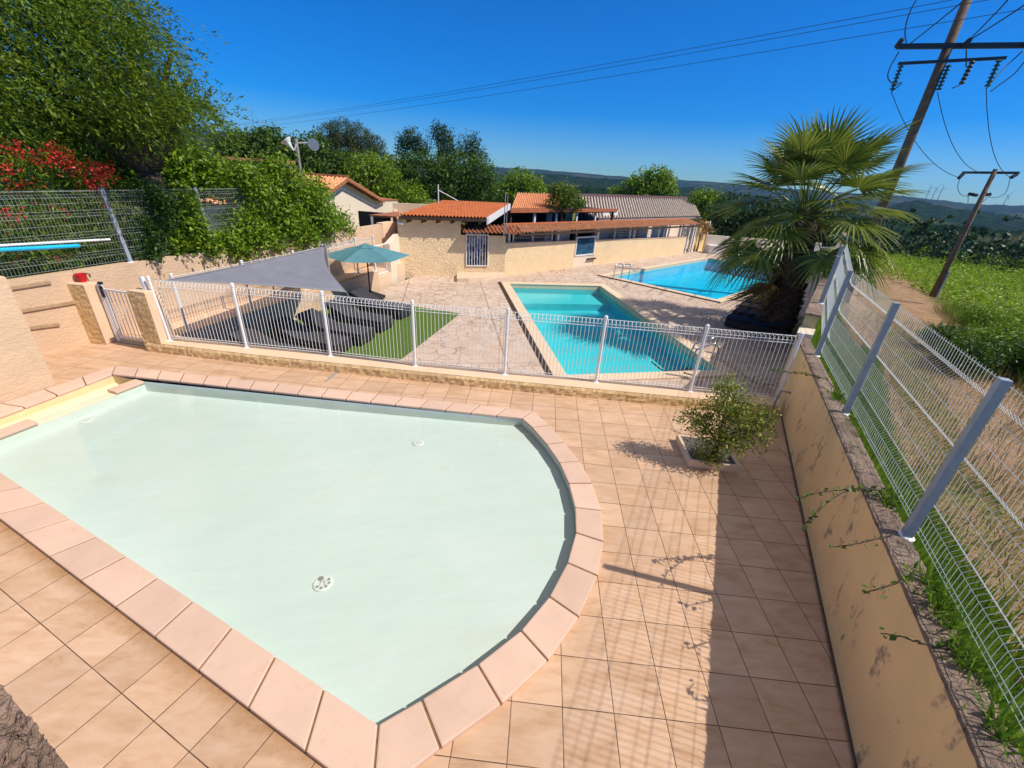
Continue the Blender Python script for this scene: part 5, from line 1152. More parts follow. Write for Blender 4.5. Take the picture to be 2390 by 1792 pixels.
# artificial grass
tm = MB(); tpoly = [g(*ZP(2080, 352), ZT), g(*ZP(1590, 272), ZT), g(*ZP(700, 110), ZT), Vector((-7.0, 13.0, 0)), Vector((-6.9, 8.4, 0)), Vector((-3.0, 8.2, 0)), g(*ZP(1410, 872), ZT)]
tm.prism([(p.x, p.y) for p in tpoly], ZT - .01, ZT + .03); tag(tm.build("artificial_grass", MT['turf']), "bright green artificial grass mat under the loungers", "grass mat")
def make_lounger(name, label, group, pad):
    e = empty(name, (0, 0, 0), label, "sun lounger", group)   # x from foot (0) to head (2)
    m = MB(); m.hexa([(0, -.34, .05), (1.95, -.34, .05), (1.95, .34, .05), (0, .34, .05), (0, -.35, .27), (1.95, -.35, .27), (1.95, .35, .27), (0, .35, .27)]); m.build("base", MT['rattan'], e, bevel=.025)
    for x in (.08, 1.85):
        for y in (-.28, .28): m = MB(); m.box((x, y), (.03, 0), (0, .03), .06, 0); m.build("leg", MT['blackplastic'], e)
    m = MB(); m.hexa([(.01, -.32, .275), (1.22, -.32, .275), (1.22, .32, .275), (.01, .32, .275), (.01, -.32, .355), (1.22, -.32, .355), (1.22, .32, .355), (.01, .32, .355)]); m.build("cushion", pad, e, bevel=.025)
    m = MB(); m.hexa([(1.23, -.32, .285), (1.97, -.32, .58), (1.97, .32, .58), (1.23, .32, .285), (1.18, -.32, .36), (1.92, -.32, .66), (1.92, .32, .66), (1.18, .32, .36)]); m.build("back_cushion", pad, e, bevel=.025)
    m = MB(); m.hexa([(1.28, -.33, .27), (2.01, -.33, .56), (2.01, .33, .56), (1.28, .33, .27), (1.25, -.33, .285), (1.98, -.33, .578), (1.98, .33, .578), (1.25, .33, .285)]); m.build("backrest", MT['rattan'], e)
    m = MB(); m.bar((1.75, 0, .2), (1.80, 0, .46), .5, .03, (1, 0, 0)); m.build("support", MT['rattan'], e)
    return e
feet = [((840 + 740) / 2, 685), ((1160 + 985) / 2, 570), ((1365 + 1210) / 2, 435), ((1540 + 1470) / 2, 300)]
lo = make_lounger("sun_lounger", "dark lounger nearest the white fence but one", "dark loungers under the shade sail", MT['pad']); ld_ = -pn_ if pn_.x > 0 else pn_
ha = math.atan2(-pn_.y, -pn_.x)
labs = ["dark lounger second from the white fence, foot at the green mat's near end", "dark lounger in the middle of the row under the shade sail", "dark lounger second from the parasol, its foot out in the sun", "dark lounger farthest from the white fence, right beside the parasol base"]
lst = []
for k, px in enumerate(feet):
    o = lo if k == 0 else copy_tree(lo); p = g(*ZP(*px), ZT + .30); o.location = (p.x - .05, p.y, ZT + .03); o.rotation_euler.z = ha + (.0, .03, -.02, -.06)[k]; o['label'] = labs[k]; lst.append(o)
o = copy_tree(lo); o.location = (-4.75, 9.05, ZT + .03); o.rotation_euler.z = ha + .02; o['label'] = "dark lounger closest to the white fence, deep in the shade of the sail"
l2 = make_lounger("sun_lounger", "navy lounger at the foot of the right wall, nearest the palm trunk", "navy loungers along the right wall", MT['bluepad'])
for k in range(4):
    o = l2 if k == 0 else copy_tree(l2); p = WQ(6.8 + 1.1 * k, -0.3, 0); o.rotation_euler.z = math.atan2(WN2.y, WN2.x)
    o.location = (p.x - WN2.x * 2.0, p.y - WN2.y * 2.0, ZT); o['label'] = ["navy lounger behind the palm trunk, nearest of four along the right wall", "navy lounger second from the palm along the right wall", "navy lounger third from the palm along the right wall", "navy lounger farthest from the palm along the right wall"][k]
cpz = WQ(11.8, -0.8, ZT); e = empty("closed_parasol", cpz, "folded blue parasol standing behind the palm against the right wall", "parasol"); m = MB(); m.tube([cpz, cpz + Vector((0, 0, 3.0))], .025, 8); m.build("pole", MT['white'], e)
m = MB(); m.lathe(cpz, [(.05, 2.95), (.13, 2.4), (.19, 1.6), (.20, 1.0), (.10, .95)], 14); m.build("folded_canopy", MT['bluecloth'], e)
m = MB(); m.lathe(cpz, [(.0, .07), (.3, .07), (.32, .02), (.32, 0)], 18); m.build("base", MT['greypipe'], e)
# telescopic pole hung on the fence
pa = onpl(*zz(0, 400, 5.53)(-150, 1020), B0 + BN * .03, BD); pb_ = onpl(*zz(0, 400, 5.53)(1020, 958), B0 + BN * .03, BD); pc_ = onpl(*zz(0, 400, 5.53)(1420, 876), B0 + BN * .03, BD)
e = empty("pool_net_poles", pa, "turquoise and white telescopic poles hung along the mesh fence above the wall", "pole")
m = MB(); m.tube([pa, pb_], .035, 10); m.build("turquoise_tube", MT['turq'], e); m = MB(); m.tube([pa + Vector((0, 0, .07)), pc_], .022, 10); m.build("white_tube", MT['white'], e)

# ================================================================== PLANTER, HOSES, CREEPERS
pq = [g(*ZA(1385, 470)), g(*ZA(1490, 700)), g(*ZA(1930, 755)), None]; pq[3] = pq[0] + (pq[2] - pq[1]); pcn = sum(pq, Vector()) / 4
pt = empty("planter", pcn, "low square concrete planter with dark gravel on the tiles by the right wall", "planter")
m = MB()
for i in range(4):
    a, c = pq[i], pq[(i + 1) % 4]; ai, ci = lerp(a, pcn, .13), lerp(c, pcn, .13); m.prism([(p.x, p.y) for p in (a, c, ci, ai)], 0.0, 0.125)
m.build("rim", MT['rawconcrete'] if False else MT['coping_cream'], pt, bevel=.008)
m = MB(); vs = []; fs = []; nn = 30
for i in range(nn + 1):
    for k in range(nn + 1):
        p = lerp(lerp(pq[0], pq[1], i / nn), lerp(pq[3], pq[2], i / nn), k / nn); p = lerp(p, pcn, .1); vs.append((p.x, p.y, .095 + random.uniform(0, .028)))
m.add(vs, [(i * (nn + 1) + k, (i + 1) * (nn + 1) + k, (i + 1) * (nn + 1) + k + 1, i * (nn + 1) + k + 1) for i in range(nn) for k in range(nn)]); m.build("gravel", MT['gravel'], pt, smooth=False)
def pxb(x, y, p_or_d, rx, ry, deep=None):
    c = p_or_d if isinstance(p_or_d, Vector) else dist(x, y, p_or_d)
    sc = (c - Vector((0, 0, HC))).dot(fw) / F_PX; fx = 1 / math.sqrt(1 + ((x - IW / 2) / F_PX) ** 2 * .6)
    return (tuple(c), (rx * sc * fx, (deep if deep else (rx + ry) / 2) * sc * fx, ry * sc))
sh_b = g(1662, 1072, .1); D0 = math.hypot(sh_b.x, sh_b.y)
bl = [pxb(1680, 955, D0, 55, 45), pxb(1625, 975, D0 - .05, 48, 30), pxb(1730, 960, D0 + .05, 65, 42), pxb(1700, 905, D0 + .05, 38, 38), pxb(1765, 1005, D0 + .1, 45, 38), pxb(1655, 1010, D0 - .1, 50, 35), pxb(1715, 1030, D0 - .05, 55, 35), pxb(1660, 1060, D0 - .1, 40, 28), pxb(1790, 975, D0 + .1, 30, 25)]
be = empty("bush", sh_b, "small bushy shrub with yellow-green leaves growing in the low planter", "bush"); m = MB(); m.tube([sh_b, sh_b + Vector((.02, .02, .3))], [.05, .035], 8); limbs(m, sh_b + Vector((.02, .02, .28)), [b[0] for b in bl], .018); m.build("trunk", MT['bark'], be)
foliage("crown", MT['leaf_bush'], bl, 7600, .019, be, .25, .045, 10, aspect=.55)
for k in range(4):
    hb_ = [ZL(0, 0)]; 
e = empty("hose", g(1830, 985, .0), "tangle of beige hoses in the corner of the tiles behind the shrub", "hose")
for px in ([(1748, 925), (1775, 910), (1800, 912), (1818, 930), (1827, 960), (1828, 985)], [(1755, 945), (1785, 925), (1805, 935), (1812, 965), (1808, 985)], [(1775, 960), (1795, 945), (1806, 955), (1800, 985)], [(1795, 918), (1820, 898), (1838, 890), (1842, 900)]):
    m = MB(); pts = [g(*p, .04 + .1 * math.sin(i * 1.1)) for i, p in enumerate(px)]; m.tube(pts, .014, 7); m.build("loop", MT['hose'], e, smooth=True)
pjb = g(1838, 915, .62); m = MB(); m.tube([pjb + WN * .05, pjb - WN * .10, pjb - WN * .12 - Vector((0, 0, .25)), Vector(((pjb - WN * .1).x, (pjb - WN * .1).y, .02))], .02, 8); tag(m.build("wall_tap", MT['greypipe'], smooth=True), "dark pipe and tap low on the yellow wall where it meets the white fence", "tap")
def creeper(label, pts, zs, nleaf, dense=None):
    P = [g(*p, z) for p, z in zip(pts, zs)]; e = empty("creeper", P[0], label, "creeper", "creepers hanging over the right wall")
    m = MB(); fine = []
    for i in range(len(P) - 1):
        for k in range(6): fine.append(lerp(P[i], P[i + 1], k / 6) + Vector((0, 0, random.uniform(-.008, .008))))
    fine.append(P[-1]); m.tube(fine, [.006 * (1 - .7 * i / len(fine)) + .0015 for i in range(len(fine))], 5); m.build("stem", MT['bark'], e)
    c = []; 
    for i in range(nleaf):
        f = (i + random.random()) / nleaf; q = fine[min(int(f * len(fine)), len(fine) - 1)]; c.append(np.array(q) + rng.normal(size=3) * .016)
    c = np.array(c)
    if dense: c = np.concatenate([c, blob_points(dense, 110, .2, .03, 8)[0]])
    n = len(c); N = unit(rng.normal(size=(n, 3)) * .7 + np.array([0, -.3, 1.])); U = unit(np.cross(N, rng.normal(size=(n, 3))))
    L = .012 + .022 * rng.random(n); leaf_object("leaves", MT['leaf_hang'], c, N, U, L, L * .62, e, .2)

    return e
creeper("longest creeper with paired leaves, reaching from the nearest tall post across the wall", [(2090, 1165), (2040, 1140), (1990, 1140), (1950, 1158), (1910, 1190), (1868, 1157)][:5] + [(1872, 1232)], [1.22, 1.26, 1.27, 1.25, 1.2, 1.1], 46)
creeper("leafy creeper hanging over the wall just beyond the nearest post", [(2100, 1180), (2050, 1145), (2000, 1140), (1940, 1145), (1885, 1155), (1868, 1162)], [1.22, 1.27, 1.28, 1.26, 1.22, 1.2], 44)
creeper("short bare creeper below the nearest post", [(2080, 1250), (2030, 1262), (1985, 1272), (1940, 1276)], [1.2, 1.2, 1.15, 1.08], 15)
creeper("creeper over the wall top left of the second post, reaching out over the hoses", [(1985, 945), (1930, 885), (1880, 872), (1835, 868), (1800, 864)], [1.2, 1.3, 1.34, 1.34, 1.3], 40)
creeper("small creeper with few leaves halfway down the wall", [(2130, 1350), (2085, 1362), (2050, 1375), (2015, 1385)], [1.2, 1.22, 1.18, 1.1], 14)
creeper("lowest creeper, nearly leafless, near the dark stains", [(2220, 1515), (2150, 1500), (2100, 1485), (2055, 1478)], [1.2, 1.22, 1.18, 1.08], 12)

# ================================================================== PALM
pbse = g(1806, 775, ZT); heart = dist(1885, 486, math.hypot(pbse.x, pbse.y)); pl = empty("palm_tree", pbse, "fan palm with a thick shaggy trunk beside the big pool", "palm")
m = MB(); pts = [lerp(pbse, heart, t) + Vector((.12 * math.sin(t * 3), 0, 0)) for t in np.linspace(0, 1, 12)]; tr_r = [.52, .48, .45, .43, .42, .41, .41, .40, .38, .36, .30, .18]
m.tube(pts, tr_r, 22); m.build("trunk", MT['palmbark'], pl, smooth=True)
m = MB()
for i in range(340):
    t = random.random() ** .9 * .95; a = random.random() * 6.283; k = t * 11; r_ = lerp(tr_r[int(k)], tr_r[min(int(k) + 1, 11)], k % 1); c = lerp(pbse, heart, t) + Vector((.12 * math.sin(t * 3), 0, 0)); o_ = Vector((math.cos(a), math.sin(a), 0)); sd_ = Vector((-o_.y, o_.x, 0)); w_ = random.uniform(.05, .10); h_ = random.uniform(.10, .26)
    b_ = c + o_ * (r_ * .95); tip = c + o_ * (r_ + random.uniform(.05, .13)) + Vector((0, 0, h_)); m.add([b_ - sd_ * w_, b_ + sd_ * w_, tip + sd_ * w_ * .4, tip - sd_ * w_ * .4, c + o_ * (r_ * .9) + Vector((0, 0, h_ * .9))], [(0, 1, 2, 3), (3, 2, 4), (0, 3, 4), (1, 4, 2)])
m.build("leaf_bases", MT['palmbark'], pl, recalc=False)
def frond_mesh(seed, droop, mat, dead=False):
    r = random.Random(seed); petl = r.uniform(1.45, 1.85); m = MB(); pp_ = [Vector((petl * t, 0, -droop * .35 * (petl * t) ** 2)) for t in np.linspace(0, 1, 7)]
    m.tube(pp_, [.028, .025, .022, .019, .016, .014, .012], 5)
    hub = pp_[-1]; tdir = (pp_[-1] - pp_[-2]).normalized(); sx = Vector((0, 1, 0)); nz = tdir.cross(sx); nz = -nz if nz.z < 0 else nz
    ns = 34; sp = R(128 if not dead else 85)
    for i in range(ns):
        a = -sp + 2 * sp * (i + .5) / ns; Ls = (1.22 - .25 * abs(a) / sp) * r.uniform(.9, 1.08); cup = .28 * (1 - math.cos(a)) * .3 + .10
        d = (tdir * math.cos(a) + sx * math.sin(a)).normalized(); sd2 = nz.cross(d).normalized(); da = 2 * sp / ns
        dr = r.uniform(.18, .40) * (1 + droop) * (1.6 if dead else 1); ring = []
        for t in (0.03, .25, .45, .68, .86, 1.0):
            q = hub + d * (Ls * t) + nz * (cup * t * Ls) + Vector((0, 0, -dr * (max(t - .3, 0) ** 1.9) * Ls * 1.2)); wv_ = min(Ls * t * math.tan(da / 2) * 1.02, .034) * (1 if t < .5 else max(0, (1.0 - t) / .5) ** .8)
            ring.append((q, max(wv_, .0012)))
        vs = []; 
        for q, w_ in ring: vs += [q - sd2 * w_ + nz * (w_ * .5), q, q + sd2 * w_ + nz * (w_ * .5)]
        fs = []
        for k in range(len(ring) - 1): fs += [(3 * k, 3 * k + 1, 3 * k + 4, 3 * k + 3), (3 * k + 1, 3 * k + 2, 3 * k + 5, 3 * k + 4)]
        m.add(vs, fs)
    me = bpy.data.meshes.new("frond"); me.from_pydata(m.v, [], m.f); me.materials.append(mat)
    npoly = len(me.polygons); va = np.repeat(np.random.default_rng(seed).random(npoly // 10 + 2), 10)[:npoly]; at_ = me.attributes.new("var", 'FLOAT', 'FACE'); at_.data.foreach_set("value", va.astype(np.float32)); return me
fm = [frond_mesh(s, d, MT['leaf_palm']) for s, d in ((1, .08), (2, .22), (3, .4), (4, .6), (5, .8))]; fdead = [frond_mesh(s, 1.0, MT['leaf_palmdry'], True) for s in (21, 22)]
def put_frond(me, az, el, roll, sc, off=0.0):
    o = bpy.data.objects.new("frond", me); COL.objects.link(o); o.parent = pl
    mt = Matrix.Rotation(az, 4, 'Z') @ Matrix.Rotation(-el, 4, 'Y') @ Matrix.Rotation(roll, 4, 'X') @ Matrix.Scale(sc, 4)
    mt.translation = heart - pbse + Vector((math.cos(az) * .12, math.sin(az) * .12, off)); o.matrix_local = mt
NF = 54
for i in range(NF):
    f = i / NF; az = i * 2.39996 + random.uniform(-.2, .2); el = R(86 - 108 * f ** .95 + random.uniform(-7, 7)); ca = math.cos(az + math.pi / 2); el = max(el, R(-8)) if ca > .2 else el; put_frond(fm[min(4, int(f * 4.6 + random.uniform(0, .8)))], az, el, random.uniform(-.35, .35), random.uniform(.88, 1.05), -.05 - .30 * f)
for i in range(9):
    az = R(-110 + 110 * random.random()); put_frond(fdead[i % 2], az, R(random.uniform(-80, -58)), random.uniform(-.5, .5), random.uniform(.75, .98), -.45)

# ================================================================== POWER LINES
def insul(m, p, d, ln, r=.09, n=7):
    p = Vector(p); d = Vector(d).normalized(); pts = []; rs = []
    for k in range(n): 
        for q, rr_ in ((0, .35), (.35, 1), (.6, 1), (.75, .35)): pts.append(p + d * ln * (k + q) / n); rs.append(r * rr_)
    m.tube(pts, rs, 10)
mpb = g(1968, 705, -1.25); mp_ = empty("power_pole", mpb, "tall weathered power pole with two crossarms behind the palm", "power pole")
mtop = Vector((mpb.x, mpb.y, 12.5)); m = MB(); m.tube([mpb, lerp(mpb, mtop, .5), mtop], [.23, .19, .15], 12); m.build("pole", MT['poletimber'], mp_, smooth=True)
A1_, A2_ = g(*ZU(640, 362), 9.3), g(*ZU(1680, 352), 9.3); off_ = Vector((mpb.x, mpb.y, 9.3)) - lerp(A1_, A2_, ((1075 - 640) / 1040)); m = MB(); m.bar(A1_ + off_ * .0 + Vector((0, -.05, 0)), A2_ + Vector((0, -.05, 0)), .17, .17); m.build("crossarm", MT['armsteel'], mp_)
C1, C2 = g(*ZU(650, 492), 8.75), g(*ZU(1490, 447), 8.75); m = MB(); m.bar(C1, C2, .10, .10); m.build("crossarm", MT['armsteel'], mp_)
IN = []
for px in ((676, 505, 600), (1045, 500, 600), (1437, 460, 590)):
    p = g(*ZU(px[0], px[1]), 8.68); q = Vector((p.x, p.y, 7.75)); m = MB(); insul(m, p, (0, 0, -1), .9, .10); m.build("insulator", MT['insul'], mp_); IN.append(q)
for px in (640, 1150, 1625): p = g(*ZU(px, 358), 9.3); m = MB(); insul(m, p, (-.5, -1, .1), .7, .09, 5); m.build("insulator", MT['armsteel'], mp_)
p = g(*ZU(1230, 470), 8.7); m = MB(); insul(m, p, Vector(g(*ZU(1165, 600), 8.1)) - p, 1.0, .085, 6); m.build("insulator", MT['armsteel'], mp_)
def loop(pts, r=.022, par=None, name="jumper_wire"):
    m = MB(); P = [Vector(p) for p in pts]; fine = []
    for i in range(len(P) - 1):
        a, b_ = P[max(i - 1, 0)], P[min(i + 2, len(P) - 1)]
        for k in range(6):
            t = k / 6; p0, p1, p2, p3 = a, P[i], P[i + 1], b_; fine.append(.5 * ((2 * p1) + (p2 - p0) * t + (2 * p0 - 5 * p1 + 4 * p2 - p3) * t * t + (3 * p1 - p0 - 3 * p2 + p3) * t ** 3))
    fine.append(P[-1]); m.tube(fine, r, 5); return m.build(name, MT['wire'], par, smooth=True)
Yp = mpb.y
loop([at(*ZU(660, 395), Yp), at(*ZU(590, 520), Yp), at(*ZU(572, 600), Yp), at(*ZU(620, 650), Yp), at(*ZU(680, 640), Yp), IN[0]], par=mp_)
loop([at(*ZU(1180, 380), Yp), at(*ZU(1178, 520), Yp)], par=mp_); loop([at(*ZU(1620, 390), Yp), at(*ZU(1470, 530), Yp), IN[2]], par=mp_)
loop([at(*ZU(1700, 380), Yp), at(*ZU(1560, 560), Yp), at(*ZU(1430, 660), Yp), at(*ZU(1368, 708), Yp)], par=mp_); loop([at(*ZU(1230, 480), Yp), at(*ZU(1160, 630), Yp), at(*ZU(1070, 682), Yp)], par=mp_)
loop([at(*ZU(715, 330), Yp), at(*ZU(705, 240), Yp), at(*ZU(735, 110), Yp), at(*ZU(800, -20), Yp)], par=mp_)
spb = g(2175, 692, -1.55); s_p = empty("power_pole", spb, "smaller power pole at the edge of the green vineyard", "power pole"); stop_ = Vector((spb.x, spb.y, vert(2313, 394, spb))); m = MB(); m.tube([spb, lerp(spb, stop_, .5), stop_], [.16, .13, .10], 12); m.build("pole", MT['poletimber'], s_p, smooth=True)
m = MB(); q0 = g(2160 + 4, 640, spb.z); m.tube([spb + Vector((.14, -.14, 0)), spb + Vector((.14, -.14, 1.55))], .06, 8); m.build("cable_guard", MT['galv'], s_p)
zc_ = vert(2308, 402, spb); D1, D2 = g(*ZU(1150, 1335), zc_), g(*ZU(1588, 1338), zc_); m = MB(); m.bar(D1, D2, .10, .12); m.build("crossarm", MT['armsteel'], s_p)
Ys = spb.y; SI = []
for px in ((1160, 1340, 1125, 1375), (1570, 1350, 1525, 1375)): p = at(px[0], px[1], Ys) if False else at(*ZU(px[0], px[1]), Ys); q = at(*ZU(px[2], px[3]), Ys - .2); m = MB(); insul(m, p, q - p, .5, .09, 5); m.build("insulator", MT['armsteel'], s_p); SI.append(q)
for a, c in (((1195, 1500), (1262, 1512)), ((1372, 1503), (1300, 1512))): m = MB(); p, q = at(*ZU(*a), Ys), at(*ZU(*c), Ys); insul(m, p, q - p, .55, .09, 4); m.build("insulator", MT['armsteel'], s_p)
loop([at(*ZU(1130, 1385), Ys), at(*ZU(1112, 1450), Ys), at(*ZU(1140, 1508), Ys), at(*ZU(1195, 1520), Ys)], .014, s_p); loop([at(*ZU(1515, 1390), Ys), at(*ZU(1490, 1480), Ys), at(*ZU(1430, 1525), Ys), at(*ZU(1360, 1525), Ys)], .014, s_p); loop([at(*ZU(1195, 1510), Ys), at(*ZU(1192, 1570), Ys)], .014, s_p); loop([at(*ZU(1368, 1510), Ys), at(*ZU(1280, 1585), Ys)], .014, s_p)
def wire(name, a, b_, sag, label, group, r=.02):
    m = MB(); pts = [lerp(Vector(a), Vector(b_), i / 30) - Vector((0, 0, sag * 4 * (i / 30) * (1 - i / 30))) for i in range(31)]; m.tube(pts, r, 5); return tag(m.build(name, MT['wire'], smooth=True), label, "wire", group)
for k, (tgt, nm) in enumerate(((SI[0], "left"), (lerp(D1, D2, .33), "middle"), (SI[1], "right"))): wire("span_wire", IN[k], tgt, .55, f"{nm} slack wire running from the tall pole's lower crossarm down to the smaller pole", "wires between the two poles", .014)
for k, (nx_, ny_, fx_, fy_) in enumerate(((2040, 0, 497, 286), (2112, 0, 500, 289), (2268, 5, 505, 297))):
    a = Vector((mpb.x, mpb.y, 0)); D_ = math.hypot(mpb.x, mpb.y); A_ = dist(nx_, ny_, D_ * .98); B_ = dist(fx_, fy_, 95)
    q = dist(1195, np.interp(1195, [497, 2040], [0, 1]) * 0 + (169, 178, 203)[k], 1)
    wire("overhead_wire", A_ + (A_ - B_) * .25, B_ + (B_ - A_) * .25, 0.9, ("uppermost", "middle", "lowest")[k] + " of the three long wires crossing the whole sky", "long wires across the sky", .011)
for k, (x0, y0, x1, y1) in enumerate(((2121, 104, 2260, -8), (2265, 92, 2390, 12), (2265, 90, 2352, 0), (2390, 100, 2480, 40))):
    wire("overhead_wire", dist(x0, y0, D_ * .99), dist(x1, y1, D_ * .8), .02, ["wire rising from the left end of the upper crossarm", "lower of the two wires leaving the tall pole to the right", "upper of the two wires leaving the tall pole to the right", "wire leaving the right end of the upper crossarm"][k], "wires leaving the tall pole", .022)
for k, (x, y) in enumerate(((2161, 462), (2175, 463), (2189, 464), (2341, 479))):
    p = dist(x, y, 2550); h = 62 if k < 3 else 55; e = empty("wind_turbine", p - Vector((0, 0, 12)), ["leftmost of three tiny turbines close together on the far hill", "middle one of three tiny turbines on the far hill", "right one of three tiny turbines on the far hill", "lone tiny turbine farther right on the far hill"][k], "wind turbine", "wind turbines on the horizon"); m = MB(); m.tube([p - Vector((0, 0, 12)), p + Vector((0, 0, h * .62))], [1.6, 1.0], 6); m.build("mast", MT['galv'], e); m = MB(); hub = p + Vector((0, 0, h * .62))
    for j in range(3): a = k + j * 2.094; m.tube([hub + Vector((0, -3, 0)), hub + Vector((math.cos(a) * 20, -3, math.sin(a) * 20))], [1.0, .3], 5)
    m.build("rotor", MT['galv'], e)

# ================================================================== TREES AND HEDGES
def T(name, label, cat, D, specs, n, size, mat, gz, tr_r=.18, group=None, **kw):
    bl = [pxb(x, y, D + (s[4] if len(s := (x, y, rx, ry, *ex)) > 4 else 0), rx, ry) for (x, y, rx, ry, *ex) in specs]
    cx = np.mean([b[0][0] for b in bl]); cy = np.mean([b[0][1] for b in bl]); return tree(name, label, cat, (cx, cy, gz), bl, n, size, mat, tr_r, group, **kw)
T("tall_tree", "huge feathery tree with drooping sprays in the top left corner", "tree", 14.5, [(-40, 90, 200, 160), (110, 120, 150, 130), (230, 150, 120, 95), (320, 200, 95, 60), (395, 240, 60, 35), (60, 250, 180, 90), (220, 280, 150, 65), (320, 295, 85, 40), (200, 40, 130, 60), (290, 40, 45, 60), (405, 120, 38, 12), (330, 100, 60, 30), (420, 285, 50, 16), (440, 185, 30, 16), (455, 240, 30, 14), (110, -40, 200, 90), (370, 320, 50, 20)], 44000, .055, MT['leaf_olive'], 1.3, .3, shell=.3, clump=.22, per=20, droop=.9, aspect=.26)
tt = bpy.data.objects["tall_tree"]; Pp = []; Nn = []; Uu = []
src = [(-40, 60, 190, 150), (110, 100, 150, 120), (230, 150, 120, 90), (320, 200, 90, 55), (390, 240, 55, 30), (60, 180, 180, 85), (200, 30, 130, 55), (290, 30, 40, 50), (430, 235, 40, 14)]
for k in range(340):
    x, y, rx, ry = src[int(rng.integers(len(src)))]; th_ = rng.random() * 6.283; b0 = pxb(x + rx * math.cos(th_) * .85, y + ry * math.sin(th_) * .85, 14.2 - 2.2 * rng.random(), 1, 1)[0]
    dr = unit(np.array([[.75 + .4 * rng.normal(), .35 * rng.normal(), -.32 + .3 * rng.normal()]]))[0]; L_ = .7 + .7 * rng.random(); nl = 46
    for j in range(nl):
        f = j / nl; q = np.array(b0) + dr * L_ * f + np.array([0, 0, -.28 * L_ * f * f]); sd_ = unit(rng.normal(size=(1, 3)))[0] * (.10 * (1 - .5 * f)); Pp.append(q + sd_); Uu.append(dr * .8 + sd_ * 5); Nn.append(rng.normal(size=3) + np.array([0, 0, 1.0]))
Pp = np.array(Pp); Nn = unit(np.array(Nn)); Uu = np.array(Uu); Uu = unit(Uu - Nn * (Uu * Nn).sum(1, keepdims=True)); Ll = .045 * (.6 + .8 * rng.random(len(Pp)))
leaf_object("sprays", MT['leaf_olive'], Pp, Nn, Uu, Ll, Ll * .3, tt, .2)
T("dark_tree", "dark tree mass under the huge feathery tree at the left", "tree", 17.5, [(40, 330, 140, 60), (200, 330, 150, 50), (330, 350, 110, 40), (-60, 300, 100, 90)], 12000, .10, MT['leaf_dark'], 1.3, .25, clump=.22)
ole = [(20, 395, 95, 60), (120, 395, 95, 55), (205, 410, 65, 50), (255, 435, 35, 25), (40, 470, 110, 55), (150, 470, 100, 45), (30, 560, 110, 60), (150, 550, 110, 55), (230, 530, 70, 55), (250, 590, 60, 30), (100, 620, 100, 30), (300, 560, 50, 40), (290, 490, 50, 50)]
def BPX(x, y, off): return onpl(x, y, B0 - BN * off, BD)
def W_(name, label, cat, specs, off, n, size, mat, group=None, gz=1.3, **kw):
    bl = [pxb(x, y, BPX(x, y, off + (ex[0] if ex else 0)), rx, ry, (rx + ry) / 3) for (x, y, rx, ry, *ex) in specs]
    c = np.mean([b[0] for b in bl], axis=0); return tree(name, label, cat, (c[0], c[1], gz), bl, n, size, mat, .05, group, **kw)
oe = W_("oleander", "oleander with red flower clusters behind the mesh fence at the left", "shrub", ole, 1.0, 17000, .060, MT['leaf_oleander'], clump=.12, aspect=.2, droop=-.3)
fl_ = [(45, 350, 30, 14), (10, 345, 22, 12), (125, 355, 38, 18), (150, 372, 30, 12), (100, 382, 22, 12), (165, 385, 26, 14), (215, 390, 20, 14), (245, 400, 20, 22), (225, 420, 26, 16), (205, 432, 22, 10), (80, 432, 11, 10), (15, 400, 18, 20), (15, 498, 22, 18), (130, 492, 9, 8), (60, 475, 8, 7), (235, 478, 8, 7), (275, 552, 8, 6), (140, 612, 12, 9), (30, 430, 14, 12), (45, 606, 8, 6)]
bl = [pxb(x, y, BPX(x, y, .30), rx, ry, min(rx, ry)) for (x, y, rx, ry) in fl_]; foliage("flowers", MT['leaf_red'], bl, 1200, .027, oe, .2, .08, 4, aspect=.6)
hb1 = [(400, 565, 36, 24), (430, 535, 55, 36), (425, 485, 42, 36), (460, 570, 50, 26), (520, 570, 50, 24), (570, 540, 60, 44), (545, 590, 40, 12)]
hb2 = [(580, 450, 75, 50), (640, 430, 75, 45), (640, 510, 80, 50), (700, 480, 75, 55), (680, 550, 65, 25), (740, 520, 60, 38), (610, 560, 60, 25), (780, 515, 35, 28), (800, 535, 26, 14), (730, 450, 40, 35), (560, 410, 50, 35), (640, 395, 45, 25)]
W_("hedge_bush", "bright green bush spilling over the beige wall, nearer the mesh fence post", "bush", hb1, .25, 15000, .055, MT['leaf_bright'], "bushes on the long beige wall", clump=.12)
W_("hedge_bush", "larger bright green bush spilling over the beige wall, nearer the pool house", "bush", hb2, .25, 24000, .06, MT['leaf_bright'], "bushes on the long beige wall", clump=.14)
W_("hedge_bush", "thin yellow-green twigs growing through the mesh fence beside the post", "bush", [(340, 590, 40, 22), (340, 540, 35, 28), (370, 500, 35, 35), (350, 460, 45, 25)], .2, 3800, .045, MT['leaf_mid'], clump=.10)
T("yellow_shrub", "yellowish green shrub above the fence between the oleander and the hedge", "shrub", 17, [(300, 425, 45, 22), (350, 420, 60, 32), (420, 405, 65, 42), (480, 415, 50, 35), (390, 380, 60, 28), (450, 375, 45, 25)], 9000, .085, MT['leaf_bright'], 1.3, .1, clump=.18)
T("leafy_tree", "broad leafy tree left of the loudspeaker pole", "tree", 42, [(545, 345, 55, 32), (600, 340, 55, 38), (560, 385, 75, 40), (640, 370, 55, 38), (620, 395, 70, 30), (632, 318, 25, 20)], 13000, .14, MT['leaf_mid2'], -.7, .22, clump=.20)
